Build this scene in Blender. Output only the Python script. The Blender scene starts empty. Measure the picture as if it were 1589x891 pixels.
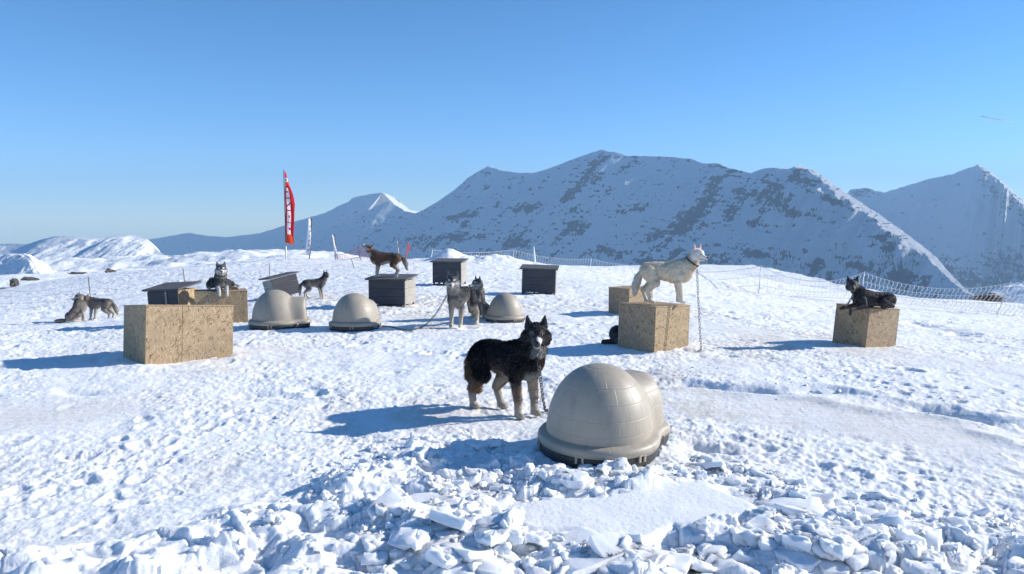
import bpy, bmesh, math, random
import numpy as np
from mathutils import Vector, Matrix, Euler, Quaternion

R = math.radians
SC = bpy.context.scene
COL = SC.collection
rng = np.random.default_rng(7)
random.seed(7)

# ------------------------------------------------------------------ camera
CAM_H, F_PX, CX, CY, PITCH = 1.6, 1236.0, 794.5, 445.5, math.atan2(100.5, 1236.0)
cam_data = bpy.data.cameras.new('camera')
cam = bpy.data.objects.new('camera', cam_data)
COL.objects.link(cam)
cam.location = (0, 0, CAM_H)
cam.rotation_euler = (R(90) - PITCH, 0, 0)
cam_data.sensor_width = 36.0
cam_data.lens = 36.0 * F_PX / 1589.0
cam_data.clip_start = 0.05
cam_data.clip_end = 40000
SC.camera = cam

# ------------------------------------------------------------------ sky, sun, exposure
SUN_EL, SUN_AZ = 25.0, math.degrees(math.atan2(0.978, 0.21))     # azimuth clockwise from +Y
world = bpy.data.worlds.new('World')
SC.world = world
world.use_nodes = True
wn = world.node_tree
wn.nodes.clear()
sky = wn.nodes.new('ShaderNodeTexSky')
sky.sky_type = 'NISHITA'
sky.sun_disc = False
sky.sun_elevation = R(SUN_EL)
sky.sun_rotation = R(SUN_AZ)
sky.altitude = 2000
sky.air_density = 1.0
sky.dust_density = 0.25
sky.ozone_density = 2.2
bg = wn.nodes.new('ShaderNodeBackground')
bg.inputs['Strength'].default_value = 0.088
wo = wn.nodes.new('ShaderNodeOutputWorld')
hsv = wn.nodes.new('ShaderNodeHueSaturation')
hsv.inputs['Saturation'].default_value = 1.11
tint = wn.nodes.new('ShaderNodeMix'); tint.data_type = 'RGBA'; tint.blend_type = 'MULTIPLY'
tint.inputs[0].default_value = 1.0
tc = wn.nodes.new('ShaderNodeTexCoord'); sx = wn.nodes.new('ShaderNodeSeparateXYZ')
wn.links.new(tc.outputs['Generated'], sx.inputs[0])
rp = wn.nodes.new('ShaderNodeValToRGB')          # the air low over the horizon is bluer and brighter
rp.color_ramp.elements[0].position = 0.0; rp.color_ramp.elements[0].color = (0.82, 1.03, 1.36, 1)
rp.color_ramp.elements[1].position = 0.30; rp.color_ramp.elements[1].color = (0.74, 0.965, 1.13, 1)
wn.links.new(sx.outputs[2], rp.inputs[0])
wn.links.new(rp.outputs[0], tint.inputs[7])
wn.links.new(sky.outputs[0], tint.inputs[6])
wn.links.new(tint.outputs[2], hsv.inputs['Color'])
wn.links.new(hsv.outputs[0], bg.inputs['Color'])
wn.links.new(bg.outputs[0], wo.inputs['Surface'])

sd = bpy.data.lights.new('sun', 'SUN')
sd.energy = 4.05
sd.angle = R(0.5)
sd.color = (1.0, 0.955, 0.88)
sun = bpy.data.objects.new('sun', sd)
COL.objects.link(sun)
az = R(SUN_AZ)
SUN_DIR = Vector((math.cos(R(SUN_EL)) * math.sin(az), math.cos(R(SUN_EL)) * math.cos(az), math.sin(R(SUN_EL))))
sun.rotation_euler = SUN_DIR.to_track_quat('Z', 'Y').to_euler()
sun.location = SUN_DIR * 50

SC.view_settings.view_transform = 'Standard'
SC.view_settings.look = 'None'
SC.view_settings.exposure = 0.75
SC.view_settings.gamma = 1.0
SC.render.engine = 'CYCLES'
SC.cycles.use_denoising = True
SC.cycles.max_bounces = 6
SC.cycles.diffuse_bounces = 3
SC.cycles.volume_bounces = 0

# ------------------------------------------------------------------ helpers: pixel <-> world
CP, SP = math.cos(PITCH), math.sin(PITCH)
def ray(px, py):
    a = (px - CX) / F_PX
    b = -(py - CY) / F_PX
    return Vector((a, CP + b * SP, -SP + b * CP))
def at(px, py, d):
    """world point seen at photo pixel (px, py) at forward distance d (world Y)"""
    r = ray(px, py)
    return Vector((0, 0, CAM_H)) + r * (d / r.y)
def project(x, y, z):
    zz = z - CAM_H
    depth = y * CP - zz * SP
    up = y * SP + zz * CP
    return CX + F_PX * x / depth, CY - F_PX * up / depth

# ------------------------------------------------------------------ numpy noise
def _hash32(ix, iy, seed):
    with np.errstate(over='ignore'):
        h = ix.astype(np.int32).view(np.uint32) * np.uint32(374761393) + iy.astype(np.int32).view(np.uint32) * np.uint32(668265263) + np.uint32((int(seed) * 1442695041) & 0xFFFFFFFF)
        h = (h ^ (h >> np.uint32(13))) * np.uint32(1274126177)
        h = (h ^ (h >> np.uint32(16))) * np.uint32(2246822519)
        return h ^ (h >> np.uint32(15))
def _hash(ix, iy, seed):
    return (_hash32(np.atleast_1d(ix), np.atleast_1d(iy), seed) & np.uint32(0xFFFFFF)) / float(0x1000000)
_GA = np.arange(256) * 2 * math.pi / 256
_GCOS = np.cos(_GA); _GSIN = np.sin(_GA)
def noise(x, y, seed=0):
    """gradient noise, about -0.7..0.7"""
    x = np.asarray(x, float); y = np.asarray(y, float)
    x0 = np.floor(x); y0 = np.floor(y)
    fx = x - x0; fy = y - y0
    ux = fx * fx * (3 - 2 * fx); uy = fy * fy * (3 - 2 * fy)
    def g(i, j):
        h = (_hash32(x0 + i, y0 + j, seed) & np.uint32(255)).astype(np.int32)
        return _GCOS[h] * (fx - i) + _GSIN[h] * (fy - j)
    return (g(0, 0) * (1 - ux) + g(1, 0) * ux) * (1 - uy) + (g(0, 1) * (1 - ux) + g(1, 1) * ux) * uy
def fbm(x, y, seed=0, octv=4, gain=0.5, ridged=False):
    s = 0; a = 1.0; f = 1.0
    for k in range(octv):
        n = noise(x * f + 13.7 * k, y * f - 7.3 * k, seed + k)
        if ridged: n = 0.5 - 2 * np.abs(n)
        s = s + a * n; a *= gain; f *= 2.03
    return s
def worley(x, y, seed=0):
    """F1, F2, id noise and offset to the nearest feature point"""
    x = np.asarray(x, float); y = np.asarray(y, float)
    x0 = np.floor(x); y0 = np.floor(y)
    f1 = np.full(x.shape, 9.0); f2 = np.full(x.shape, 9.0)
    cid = np.zeros(x.shape); cid2 = np.zeros(x.shape); ox = np.zeros(x.shape); oy = np.zeros(x.shape)
    for i in (-1, 0, 1):
        for j in (-1, 0, 1):
            gx = x0 + i; gy = y0 + j
            px = gx + _hash(gx, gy, seed); py = gy + _hash(gx, gy, seed + 1)
            dx = x - px; dy = y - py
            d = np.sqrt(dx * dx + dy * dy)
            near = d < f1
            f2 = np.where(near, f1, np.minimum(f2, d))
            h = _hash(gx, gy, seed + 2); h2 = _hash(gx, gy, seed + 3)
            cid = np.where(near, h, cid); cid2 = np.where(near, h2, cid2)
            ox = np.where(near, dx, ox); oy = np.where(near, dy, oy)
            f1 = np.where(near, d, f1)
    return f1, f2, cid, cid2, ox, oy
def sstep(a, b, x):
    t = np.clip((x - a) / (b - a), 0, 1)
    return t * t * (3 - 2 * t)

# ------------------------------------------------------------------ object helpers
def tag(o, label=None, cat=None, group=None, kind=None):
    if label: o['label'] = label
    if cat: o['category'] = cat
    if group: o['group'] = group
    if kind: o['kind'] = kind
    return o
def empty(name, loc, rz=0, rot=None, **kw):
    o = bpy.data.objects.new(name, None)
    COL.objects.link(o)
    o.empty_display_size = 0.1
    o.location = loc
    o.rotation_euler = rot if rot else (0, 0, rz)
    return tag(o, **kw)
def link(name, me, mat, parent=None, **kw):
    o = bpy.data.objects.new(name, me)
    COL.objects.link(o)
    if mat: me.materials.append(mat)
    if parent: o.parent = parent
    return tag(o, **kw)
def from_bm(bm, name, smooth=False):
    me = bpy.data.meshes.new(name)
    bmesh.ops.recalc_face_normals(bm, faces=bm.faces)
    bm.to_mesh(me); bm.free()
    if smooth: me.polygons.foreach_set('use_smooth', [True] * len(me.polygons))
    return me
def np_mesh(name, verts, faces, smooth=True):
    me = bpy.data.meshes.new(name)
    v = np.asarray(verts, np.float32); f = np.asarray(faces, np.int32)
    n = f.shape[1]
    me.vertices.add(len(v)); me.vertices.foreach_set('co', v.ravel())
    me.loops.add(f.size); me.loops.foreach_set('vertex_index', f.ravel())
    me.polygons.add(len(f)); me.polygons.foreach_set('loop_start', np.arange(0, f.size, n, dtype=np.int32))
    me.polygons.foreach_set('use_smooth', np.full(len(f), smooth))
    me.update(calc_edges=True)
    return me
def grid_faces(nr, nc):
    i = np.arange(nr - 1)[:, None] * nc + np.arange(nc - 1)[None, :]
    return np.stack([i, i + 1, i + nc + 1, i + nc], -1).reshape(-1, 4)
def add_attr(me, name, vals):
    a = me.attributes.new(name, 'FLOAT', 'POINT')
    a.data.foreach_set('value', np.asarray(vals, np.float32).ravel())
def add_col(me, rgb):
    a = me.attributes.new('Col', 'FLOAT_COLOR', 'POINT')
    c = np.ones((len(rgb), 4), np.float32); c[:, :3] = rgb
    a.data.foreach_set('color', c.ravel())
def box(bm, lo, hi, M=None):
    M = M or Matrix()
    vs = [bm.verts.new(M @ Vector((x, y, z))) for z in (lo[2], hi[2]) for y in (lo[1], hi[1]) for x in (lo[0], hi[0])]
    for f in ((0, 2, 3, 1), (4, 5, 7, 6), (0, 1, 5, 4), (2, 6, 7, 3), (0, 4, 6, 2), (1, 3, 7, 5)):
        bm.faces.new([vs[i] for i in f])
    return vs
def bevel_all(bm, w, seg=2):
    bmesh.ops.bevel(bm, geom=bm.edges[:], offset=w, segments=seg, affect='EDGES', profile=0.5)
def tube(bm, pts, r, seg=6, cap=True):
    """tube along points; r a number or a list"""
    pts = [Vector(p) for p in pts]
    rs = r if isinstance(r, (list, tuple)) else [r] * len(pts)
    rings = []
    prev = None
    for i, p in enumerate(pts):
        t = (pts[min(i + 1, len(pts) - 1)] - pts[max(i - 1, 0)])
        t = t.normalized() if t.length > 1e-9 else Vector((0, 0, 1))
        if prev is None:
            a = t.orthogonal().normalized()
        else:
            a = (prev - t * prev.dot(t))
            a = a.normalized() if a.length > 1e-6 else t.orthogonal().normalized()
        prev = a
        b = t.cross(a)
        rings.append([bm.verts.new(p + (a * math.cos(k * 2 * math.pi / seg) + b * math.sin(k * 2 * math.pi / seg)) * rs[i]) for k in range(seg)])
    for q, w in zip(rings, rings[1:]):
        for k in range(seg):
            bm.faces.new((q[k], q[(k + 1) % seg], w[(k + 1) % seg], w[k]))
    if cap:
        bm.faces.new(rings[0][::-1]); bm.faces.new(rings[-1])

# ------------------------------------------------------------------ material helpers
class NT:
    def __init__(s, name):
        s.m = bpy.data.materials.new(name); s.m.use_nodes = True
        s.t = s.m.node_tree; s.t.nodes.clear()
        s.out = s.t.nodes.new('ShaderNodeOutputMaterial')
        s.p = s.t.nodes.new('ShaderNodeBsdfPrincipled')
        s.t.links.new(s.p.outputs[0], s.out.inputs[0])
    def n(s, typ, **kw):
        nd = s.t.nodes.new('ShaderNode' + typ)
        for k, v in kw.items():
            if k.startswith('_'): setattr(nd, k[1:], v)
            else:
                key = k.replace('__', ' ')
                nd.inputs[int(key[1:]) if key[0] == 'i' and key[1:].isdigit() else key].default_value = v
        return nd
    def l(s, a, b): s.t.links.new(a, b)
    def math(s, op, a, b=None, c=None, clamp=False):
        nd = s.t.nodes.new('ShaderNodeMath'); nd.operation = op; nd.use_clamp = clamp
        for i, v in enumerate((a, b, c)):
            if v is None: continue
            if isinstance(v, (int, float)): nd.inputs[i].default_value = v
            else: s.l(v, nd.inputs[i])
        return nd.outputs[0]
    def noise(s, vec, scale, detail=4, rough=0.5, dist=0.0):
        nd = s.n('TexNoise', Scale=scale, Detail=detail, Roughness=rough, Distortion=dist)
        if vec is not None: s.l(vec, nd.inputs['Vector'])
        return nd
    def coords(s, kind='Object'):
        return s.n('TexCoord').outputs[kind]
    def mapping(s, vec, scale=(1, 1, 1), rot=(0, 0, 0), loc=(0, 0, 0)):
        nd = s.n('Mapping'); nd.inputs['Scale'].default_value = scale; nd.inputs['Rotation'].default_value = rot
        nd.inputs['Location'].default_value = loc
        s.l(vec, nd.inputs['Vector']); return nd.outputs[0]
    def ramp(s, fac, stops, interp='LINEAR'):
        nd = s.t.nodes.new('ShaderNodeValToRGB'); nd.color_ramp.interpolation = interp
        e = nd.color_ramp.elements
        while len(e) < len(stops): e.new(0.5)
        for k, (p, c) in enumerate(stops):
            e[k].position = p; e[k].color = (*c, 1) if len(c) == 3 else c
        s.l(fac, nd.inputs[0]); return nd.outputs[0]
    def mix(s, fac, a, b, mode='MIX'):
        nd = s.t.nodes.new('ShaderNodeMix'); nd.data_type = 'RGBA'; nd.blend_type = mode
        for i, v in ((0, fac), (6, a), (7, b)):
            if isinstance(v, (int, float)): nd.inputs[i].default_value = v
            elif isinstance(v, tuple): nd.inputs[i].default_value = (*v, 1) if len(v) == 3 else v
            else: s.l(v, nd.inputs[i])
        return nd.outputs[2]
    def bump(s, h, strength=0.5, dist=0.01, normal=None):
        nd = s.n('Bump', Strength=strength, Distance=dist)
        s.l(h, nd.inputs['Height'])
        if normal: s.l(normal, nd.inputs['Normal'])
        return nd.outputs[0]
    def base(s, c):
        if isinstance(c, tuple): s.p.inputs['Base Color'].default_value = (*c, 1)
        else: s.l(c, s.p.inputs['Base Color'])
    def set(s, **kw):
        for k, v in kw.items(): s.p.inputs[k.replace('__', ' ')].default_value = v
        return s.m

def mat_snow():
    t = NT('snow')
    pos = t.n('NewGeometry').outputs['Position']
    dirt = t.n('Attribute'); dirt.attribute_name = 'dirt'
    n1 = t.noise(pos, 0.8, 5, 0.6).outputs['Fac']
    n2 = t.noise(pos, 9.0, 5, 0.65).outputs['Fac']
    d = t.math('MULTIPLY', dirt.outputs['Fac'], t.math('MULTIPLY_ADD', n2, 1.6, -0.3, clamp=True), clamp=True)
    c = t.mix(n1, (0.86, 0.87, 0.885), (0.90, 0.90, 0.90))
    c = t.mix(d, c, (0.66, 0.57, 0.45))
    t.base(c)
    b1 = t.noise(pos, 28, 6, 0.65).outputs['Fac']
    b2 = t.noise(pos, 130, 4, 0.6).outputs['Fac']
    h = t.math('ADD', b1, t.math('MULTIPLY', b2, 0.22))
    t.l(t.bump(h, 0.55, 0.016), t.p.inputs['Normal'])
    m = t.set(Roughness=0.65)
    t.p.inputs['Specular IOR Level'].default_value = 0.25
    t.p.inputs['Subsurface Weight'].default_value = 0.6; t.p.inputs['Subsurface Radius'].default_value = (.8, .9, 1.0); t.p.inputs['Subsurface Scale'].default_value = 0.03
    return m
def mat_chunk():
    t = NT('packed_snow')
    pos = t.n('NewGeometry').outputs['Position']
    t.base((0.88, 0.89, 0.905))
    b1 = t.noise(pos, 18, 5, 0.6).outputs['Fac']
    b2 = t.noise(pos, 120, 3, 0.6).outputs['Fac']
    h = t.math('ADD', b1, t.math('MULTIPLY', b2, 0.12))
    t.l(t.bump(h, 0.35, 0.012), t.p.inputs['Normal'])
    t.p.inputs['Subsurface Weight'].default_value = 0.7; t.p.inputs['Subsurface Radius'].default_value = (.8, .9, 1.0); t.p.inputs['Subsurface Scale'].default_value = 0.03
    return t.set(Roughness=0.55)
def mat_far_snow(rock=True, treeline=False, scale=1.0):
    t = NT('mountain_snow')
    pos = t.n('NewGeometry').outputs['Position']
    at_ = t.n('Attribute'); at_.attribute_name = 'rock'
    m = t.mapping(pos, (1, 1, 3.2), (0.25, 0.15, 0))
    n1 = t.noise(m, 0.012 * scale, 9, 0.70, 0.6).outputs['Fac']
    m2 = t.mapping(pos, (1, 1, 1.8), (0.1, 0.2, 0.6))
    n2 = t.noise(m2, 0.05 * scale, 9, 0.78).outputs['Fac']
    v = t.math('ADD', t.math('MULTIPLY', n1, 0.45), t.math('MULTIPLY', n2, 0.55))
    v = t.math('ADD', at_.outputs['Fac'], t.math('MULTIPLY_ADD', v, 1.5, -0.75))
    mask = t.ramp(v, [(0.47, (0, 0, 0)), (0.53, (1, 1, 1))])
    rc = t.ramp(n2, [(0.3, (0.045, 0.046, 0.052)), (0.7, (0.12, 0.12, 0.13))])
    c = t.mix(mask, (0.84, 0.86, 0.88), rc)
    t.base(c)
    hb = t.math('ADD', n2, t.math('MULTIPLY', mask, 0.25))
    t.l(t.bump(hb, 0.8, 26.0 / scale), t.p.inputs['Normal'])
    return t.set(Roughness=0.9)
def mat_hill_snow():
    t = NT('hill_snow')
    pos = t.n('NewGeometry').outputs['Position']
    at_ = t.n('Attribute'); at_.attribute_name = 'rock'
    n2 = t.noise(pos, 0.16, 7, 0.62).outputs['Fac']
    v = t.math('MULTIPLY_ADD', at_.outputs['Fac'], 0.30, n2)
    mask = t.ramp(v, [(0.78, (0, 0, 0)), (0.83, (1, 1, 1))])
    t.base(t.mix(mask, (0.86, 0.87, 0.88), (0.10, 0.09, 0.08)))
    t.l(t.bump(n2, 0.5, 2.5), t.p.inputs['Normal'])
    return t.set(Roughness=0.9)
def mat_osb(name, seed, warm=1.0):
    t = NT(name)
    oc = t.coords('UV')
    cols = None
    base = t.noise(oc, 3.0, 3, 0.5).outputs['Fac']
    c = t.mix(base, (0.34 * warm, 0.235 * warm, 0.13), (0.43 * warm, 0.305 * warm, 0.18))
    hsum = None
    rnd = random.Random(seed)
    for k in range(6):
        ang = k * 0.53 + rnd.uniform(-.3, .3)
        w = t.noise(oc, 6, 2).outputs['Color']
        v0 = t.n('VectorMath'); v0.operation = 'MULTIPLY_ADD'
        t.l(w, v0.inputs[0]); v0.inputs[1].default_value = (0.05, 0.05, 0); t.l(oc, v0.inputs[2])
        m = t.mapping(t.mapping(v0.outputs[0], (1, 1, 1), (0, 0, ang)), (13, 58, 1), (0, 0, 0), (seed * 1.3 + k * 7.7, k * 3.1, 0))
        vo = t.n('TexVoronoi', Scale=1.0, Randomness=1.0); vo.feature = 'F1'; vo.voronoi_dimensions = '2D'
        t.l(m, vo.inputs['Vector'])
        sep = t.n('SeparateColor'); t.l(vo.outputs['Color'], sep.inputs[0])
        pick = t.ramp(sep.outputs[0], [(0.70, (0, 0, 0)), (0.73, (1, 1, 1))])
        edge = t.ramp(vo.outputs['Distance'], [(0.30, (1, 1, 1)), (0.48, (0, 0, 0))])
        msk = t.math('MULTIPLY', pick, edge)
        flake = t.ramp(sep.outputs[1], [(0.0, (0.12, 0.062, 0.03)), (0.16, (0.19, 0.11, 0.058)), (0.3, (0.36, 0.25, 0.14)), (0.75, (0.44, 0.32, 0.19)), (1.0, (0.53, 0.41, 0.26))])
        c = t.mix(t.math('MULTIPLY', msk, 0.75), c, flake)
        hsum = msk if hsum is None else t.math('ADD', hsum, msk)
    obj = t.coords('Object')
    stain = t.noise(obj, 2.3, 4, 0.6).outputs['Fac']
    c = t.mix(t.ramp(stain, [(0.5, (0, 0, 0)), (0.8, (.6, .6, .6))]), c, (0.20, 0.155, 0.11))
    t.base(c)
    t.l(t.bump(hsum, 0.5, 0.002), t.p.inputs['Normal'])
    return t.set(Roughness=0.72)
def mat_wood(name, dark, light, axis_scale=(2, 30, 30)):
    t = NT(name)
    oc = t.coords('Object')
    m = t.mapping(oc, axis_scale)
    g = t.noise(m, 1.0, 6, 0.65, 0.4).outputs['Fac']
    s = t.noise(oc, 3.0, 4, 0.6).outputs['Fac']
    mx = t.math('ADD', t.math('MULTIPLY', g, 0.6), t.math('MULTIPLY', s, 0.4))
    t.base(t.ramp(mx, [(0.32, dark), (0.68, light)]))
    t.l(t.bump(g, 0.6, 0.004), t.p.inputs['Normal'])
    return t.set(Roughness=0.8)
def mat_igloo():
    t = NT('beige_plastic')
    oc = t.coords('Object')
    n = t.noise(oc, 4.0, 6, 0.65).outputs['Fac']
    n2 = t.noise(t.mapping(oc, (6, 6, 1.2)), 3.0, 5, 0.6).outputs['Fac']
    c = t.mix(n, (0.34, 0.292, 0.228), (0.44, 0.382, 0.305))
    c = t.mix(t.ramp(n2, [(0.5, (0, 0, 0)), (0.75, (.45, .45, .45))]), c, (0.24, 0.21, 0.17))
    sep = t.n('SeparateXYZ'); t.l(oc, sep.inputs[0])
    row = t.math('MULTIPLY_ADD', sep.outputs[2], 1 / 0.098, 10.32)
    fl = t.math('FLOOR', row)
    def line(v, w):
        f = t.math('FRACT', v)
        a = t.math('ABSOLUTE', t.math('SUBTRACT', f, 0.5))
        return t.math('MULTIPLY', t.math('SUBTRACT', a, 0.5 - w), 1 / w, clamp=True)
    ang = t.math('MULTIPLY', t.math('ARCTAN2', sep.outputs[1], sep.outputs[0]), 15 / 6.2832)
    ang = t.math('ADD', ang, t.math('MULTIPLY', t.math('MODULO', fl, 2.0), 0.5))
    groove = t.math('MAXIMUM', line(row, 0.045), line(ang, 0.022))
    c = t.mix(t.math('MULTIPLY', groove, 0.07), c, (0.16, 0.14, 0.12))
    t.base(c)
    h = t.math('ADD', t.math('MULTIPLY', groove, -0.4), t.math('MULTIPLY', t.noise(oc, 90, 3).outputs['Fac'], 0.12))
    t.l(t.bump(h, 0.8, 0.004), t.p.inputs['Normal'])
    return t.set(Roughness=0.5)
def mat_plain(name, c, rough=0.6, noise_amt=0.15, nscale=12, metallic=0.0, bump=0.2):
    t = NT(name)
    oc = t.coords('Object')
    n = t.noise(oc, nscale, 5, 0.6).outputs['Fac']
    lo = tuple(x * (1 - noise_amt) for x in c); hi = tuple(min(1, x * (1 + noise_amt)) for x in c)
    t.base(t.mix(n, lo, hi))
    t.l(t.bump(n, bump, 0.003), t.p.inputs['Normal'])
    m = t.set(Roughness=rough, Metallic=metallic)
    return m
def mat_fur():
    t = NT('fur')
    a = t.n('Attribute'); a.attribute_name = 'Col'
    oc = t.coords('Object')
    n = t.noise(t.mapping(oc, (30, 60, 18)), 3, 5, 0.7).outputs['Fac']
    k = t.math('MULTIPLY_ADD', n, 0.7, 0.62)
    c = t.mix(1.0, a.outputs['Color'], k, 'MULTIPLY')
    t.base(c)
    t.l(t.bump(n, 0.7, 0.012), t.p.inputs['Normal'])
    m = t.set(Roughness=0.75)
    t.p.inputs['Sheen Weight'].default_value = 0.15
    return m
def mat_fibre():
    t = NT('fur_fibre')
    a = t.n('Attribute'); a.attribute_name = 'Col'
    t.t.nodes.remove(t.p)
    df = t.n('BsdfDiffuse'); t.l(a.outputs['Color'], df.inputs['Color'])
    tr = t.n('BsdfTranslucent'); t.l(a.outputs['Color'], tr.inputs['Color'])
    mx = t.n('MixShader'); mx.inputs[0].default_value = 0.30
    t.l(df.outputs[0], mx.inputs[1]); t.l(tr.outputs[0], mx.inputs[2]); t.l(mx.outputs[0], t.out.inputs[0])
    return t.m

M_SNOW = mat_snow(); M_CHUNK = mat_chunk()
M_MTN = mat_far_snow(); M_HILL = mat_hill_snow()
M_IGLOO = mat_igloo()
M_DARKPLASTIC = mat_plain('dark_plastic', (0.045, 0.043, 0.042), 0.55)
M_CAVITY = mat_plain('dark_interior', (0.05, 0.045, 0.04), 0.8)
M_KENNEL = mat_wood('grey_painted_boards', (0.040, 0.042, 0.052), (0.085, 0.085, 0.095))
M_KENNEL_SIDE = mat_wood('sunlit_side_boards', (0.24, 0.22, 0.19), (0.42, 0.39, 0.34))  # side boards much paler than the front: sunlight put into their colour
M_ROOF = mat_wood('roofing_felt', (0.07, 0.068, 0.072), (0.13, 0.125, 0.125), (8, 8, 8))
M_TIMBER = mat_wood('pale_timber', (0.20, 0.19, 0.18), (0.38, 0.36, 0.33))
M_FUR = mat_fur(); M_FIBRE = mat_fibre()
M_NOSE = mat_plain('nose_leather', (0.012, 0.011, 0.012), 0.35, 0.1)
M_EYE = mat_plain('eye_surface', (0.03, 0.018, 0.01), 0.12, 0.1)
M_STEEL = mat_plain('chain_steel', (0.16, 0.15, 0.14), 0.45, 0.3, 40, 0.6)
M_COLLAR = mat_plain('collar_webbing', (0.02, 0.02, 0.025), 0.7)
M_POLE_W = mat_plain('white_pole', (0.75, 0.75, 0.72), 0.5)
M_POLE_D = mat_plain('dark_pole', (0.09, 0.06, 0.06), 0.6)
M_ROPE = mat_plain('pale_cord', (0.72, 0.73, 0.70), 0.7)
M_ROPE_Y = mat_plain('yellow_cord', (0.62, 0.58, 0.25), 0.7)
M_ROPE_R = mat_plain('orange_red_cord', (0.55, 0.10, 0.10), 0.7)
M_ROPE_G = mat_plain('grey_cord', (0.33, 0.32, 0.33), 0.7)
M_ROCK = mat_plain('rock', (0.14, 0.12, 0.10), 0.85, 0.4, 3, 0, 0.8)

def mat_flag(name, c):
    t = NT(name)
    t.t.nodes.remove(t.p)
    a = t.n('Attribute'); a.attribute_name = 'Col'
    df = t.n('BsdfDiffuse'); t.l(a.outputs['Color'], df.inputs['Color'])
    tr = t.n('BsdfTranslucent'); t.l(a.outputs['Color'], tr.inputs['Color'])
    mx = t.n('MixShader'); mx.inputs[0].default_value = 0.4
    t.l(df.outputs[0], mx.inputs[1]); t.l(tr.outputs[0], mx.inputs[2]); t.l(mx.outputs[0], t.out.inputs[0])
    return t.m
M_FLAG = mat_flag('flag_cloth', None)

# ------------------------------------------------------------------ near terrain
CREST = [(-700, 560, 44), (-300, 510, 44), (0, 464, 42), (60, 442, 42), (110, 430, 42), (200, 421, 42), (300, 412, 40), (370, 406, 38), (440, 401, 37),
         (560, 402, 36), (650, 403, 36), (720, 405, 36), (800, 409, 36), (900, 413, 36), (1000, 416, 35), (1100, 422, 34), (1180, 432, 34),
         (1250, 443, 34), (1320, 456, 32), (1400, 462, 31), (1500, 465, 31), (1589, 472, 31), (1900, 490, 31), (2300, 510, 31)]
crest_pts = [at(*c) for c in CREST]
cps = [(p.x, p.y, p.z) for p in crest_pts]
ctrl = list(cps)
for yy in (0, 4, 8):
    for xx in (-9, -5, -2.5, 0, 2.5, 5, 9): ctrl.append((xx, yy, 0))
for xx in (-3, 0, 2.5): ctrl += [(xx, 12, 0), (xx, 16, 0), (xx, 21, 0)]
ctrl += [(-5, 13, -.03), (-6, 16.5, -.15), (5.2, 12.5, -.12), (0, 28, 0), (-4, 28, 0.02), (-8, 26, -.2)]
for c in ((150, 499, 17), (0, 500, 17), (1545, 490, 24), (1180, 461, 25), (1350, 520, 13)):
    p = at(*c); ctrl.append((p.x, p.y, p.z))
ctrl += [(-20, 10, -.5), (20, 10, -.5), (-25, 25, -1.8), (-20, -6, 0), (20, -6, 0), (0, -6, 0)]
ctrl = np.array(ctrl)
def _tps(r): return np.where(r > 0, r * r * np.log(np.maximum(r, 1e-9)), 0)
_A = ctrl[:, :2]
_K = _tps(np.linalg.norm(_A[:, None] - _A[None], axis=2)) + np.eye(len(_A)) * 2.0
_P = np.hstack([np.ones((len(_A), 1)), _A])
_L = np.block([[_K, _P], [_P.T, np.zeros((3, 3))]])
_w = np.linalg.solve(_L, np.concatenate([ctrl[:, 2], np.zeros(3)]))
GX = np.linspace(-90, 90, 181); GY = np.linspace(-12, 100, 225)
_gx, _gy = np.meshgrid(GX, GY)
_q = np.stack([_gx.ravel(), _gy.ravel()], 1)
_z = _tps(np.linalg.norm(_q[:, None] - _A[None], axis=2)) @ _w[:len(_A)] + _w[-3] + _q @ _w[-2:]
_z = _z.reshape(_gx.shape)
_cx = np.array([p[0] for p in cps]); _cy = np.array([p[1] for p in cps])
def crest_y(x): return np.interp(x, _cx, _cy)
_over = np.maximum(0, _gy - crest_y(_gx))
_z = np.where(_over > 0, np.interp(_gx, _cx, [p[2] for p in cps]), _z) - 0.22 * _over ** 1.25 * np.clip(_over, 0, 1)
ZG = _z
def base_z(x, y):
    x = np.asarray(x, float); y = np.asarray(y, float)
    fx = np.clip((x - GX[0]) / (GX[1] - GX[0]), 0, len(GX) - 1.001); fy = np.clip((y - GY[0]) / (GY[1] - GY[0]), 0, len(GY) - 1.001)
    ix = fx.astype(int); iy = fy.astype(int); fx = fx - ix; fy = fy - iy
    return (ZG[iy, ix] * (1 - fx) + ZG[iy, ix + 1] * fx) * (1 - fy) + (ZG[iy + 1, ix] * (1 - fx) + ZG[iy + 1, ix + 1] * fx) * fy
def gz(x, y): return float(base_z(np.array([x]), np.array([y]))[0])
def G(px, py):
    """ground point seen at photo pixel (px, py)"""
    r = ray(px, py)
    d = np.arange(1.5, 62, 0.01)
    k = d / r.y
    x = r.x * k; z = CAM_H + r.z * k
    hit = np.nonzero(z <= base_z(x, d))[0]
    i = hit[0] if len(hit) else len(d) - 1
    return Vector((float(x[i]), float(d[i]), float(z[i])))

def seg_dist(x, y, pts):
    best = np.full(np.shape(x), 1e9)
    for (ax, ay), (bx, by) in zip(pts, pts[1:]):
        dx, dy = bx - ax, by - ay
        t = np.clip(((x - ax) * dx + (y - ay) * dy) / (dx * dx + dy * dy + 1e-9), 0, 1)
        best = np.minimum(best, np.hypot(x - ax - t * dx, y - ay - t * dy))
    return best
_GP = {}
def gp(px, py):
    if (px, py) not in _GP:
        p = G(px, py); _GP[(px, py)] = (p.x, p.y)
    return _GP[(px, py)]

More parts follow.
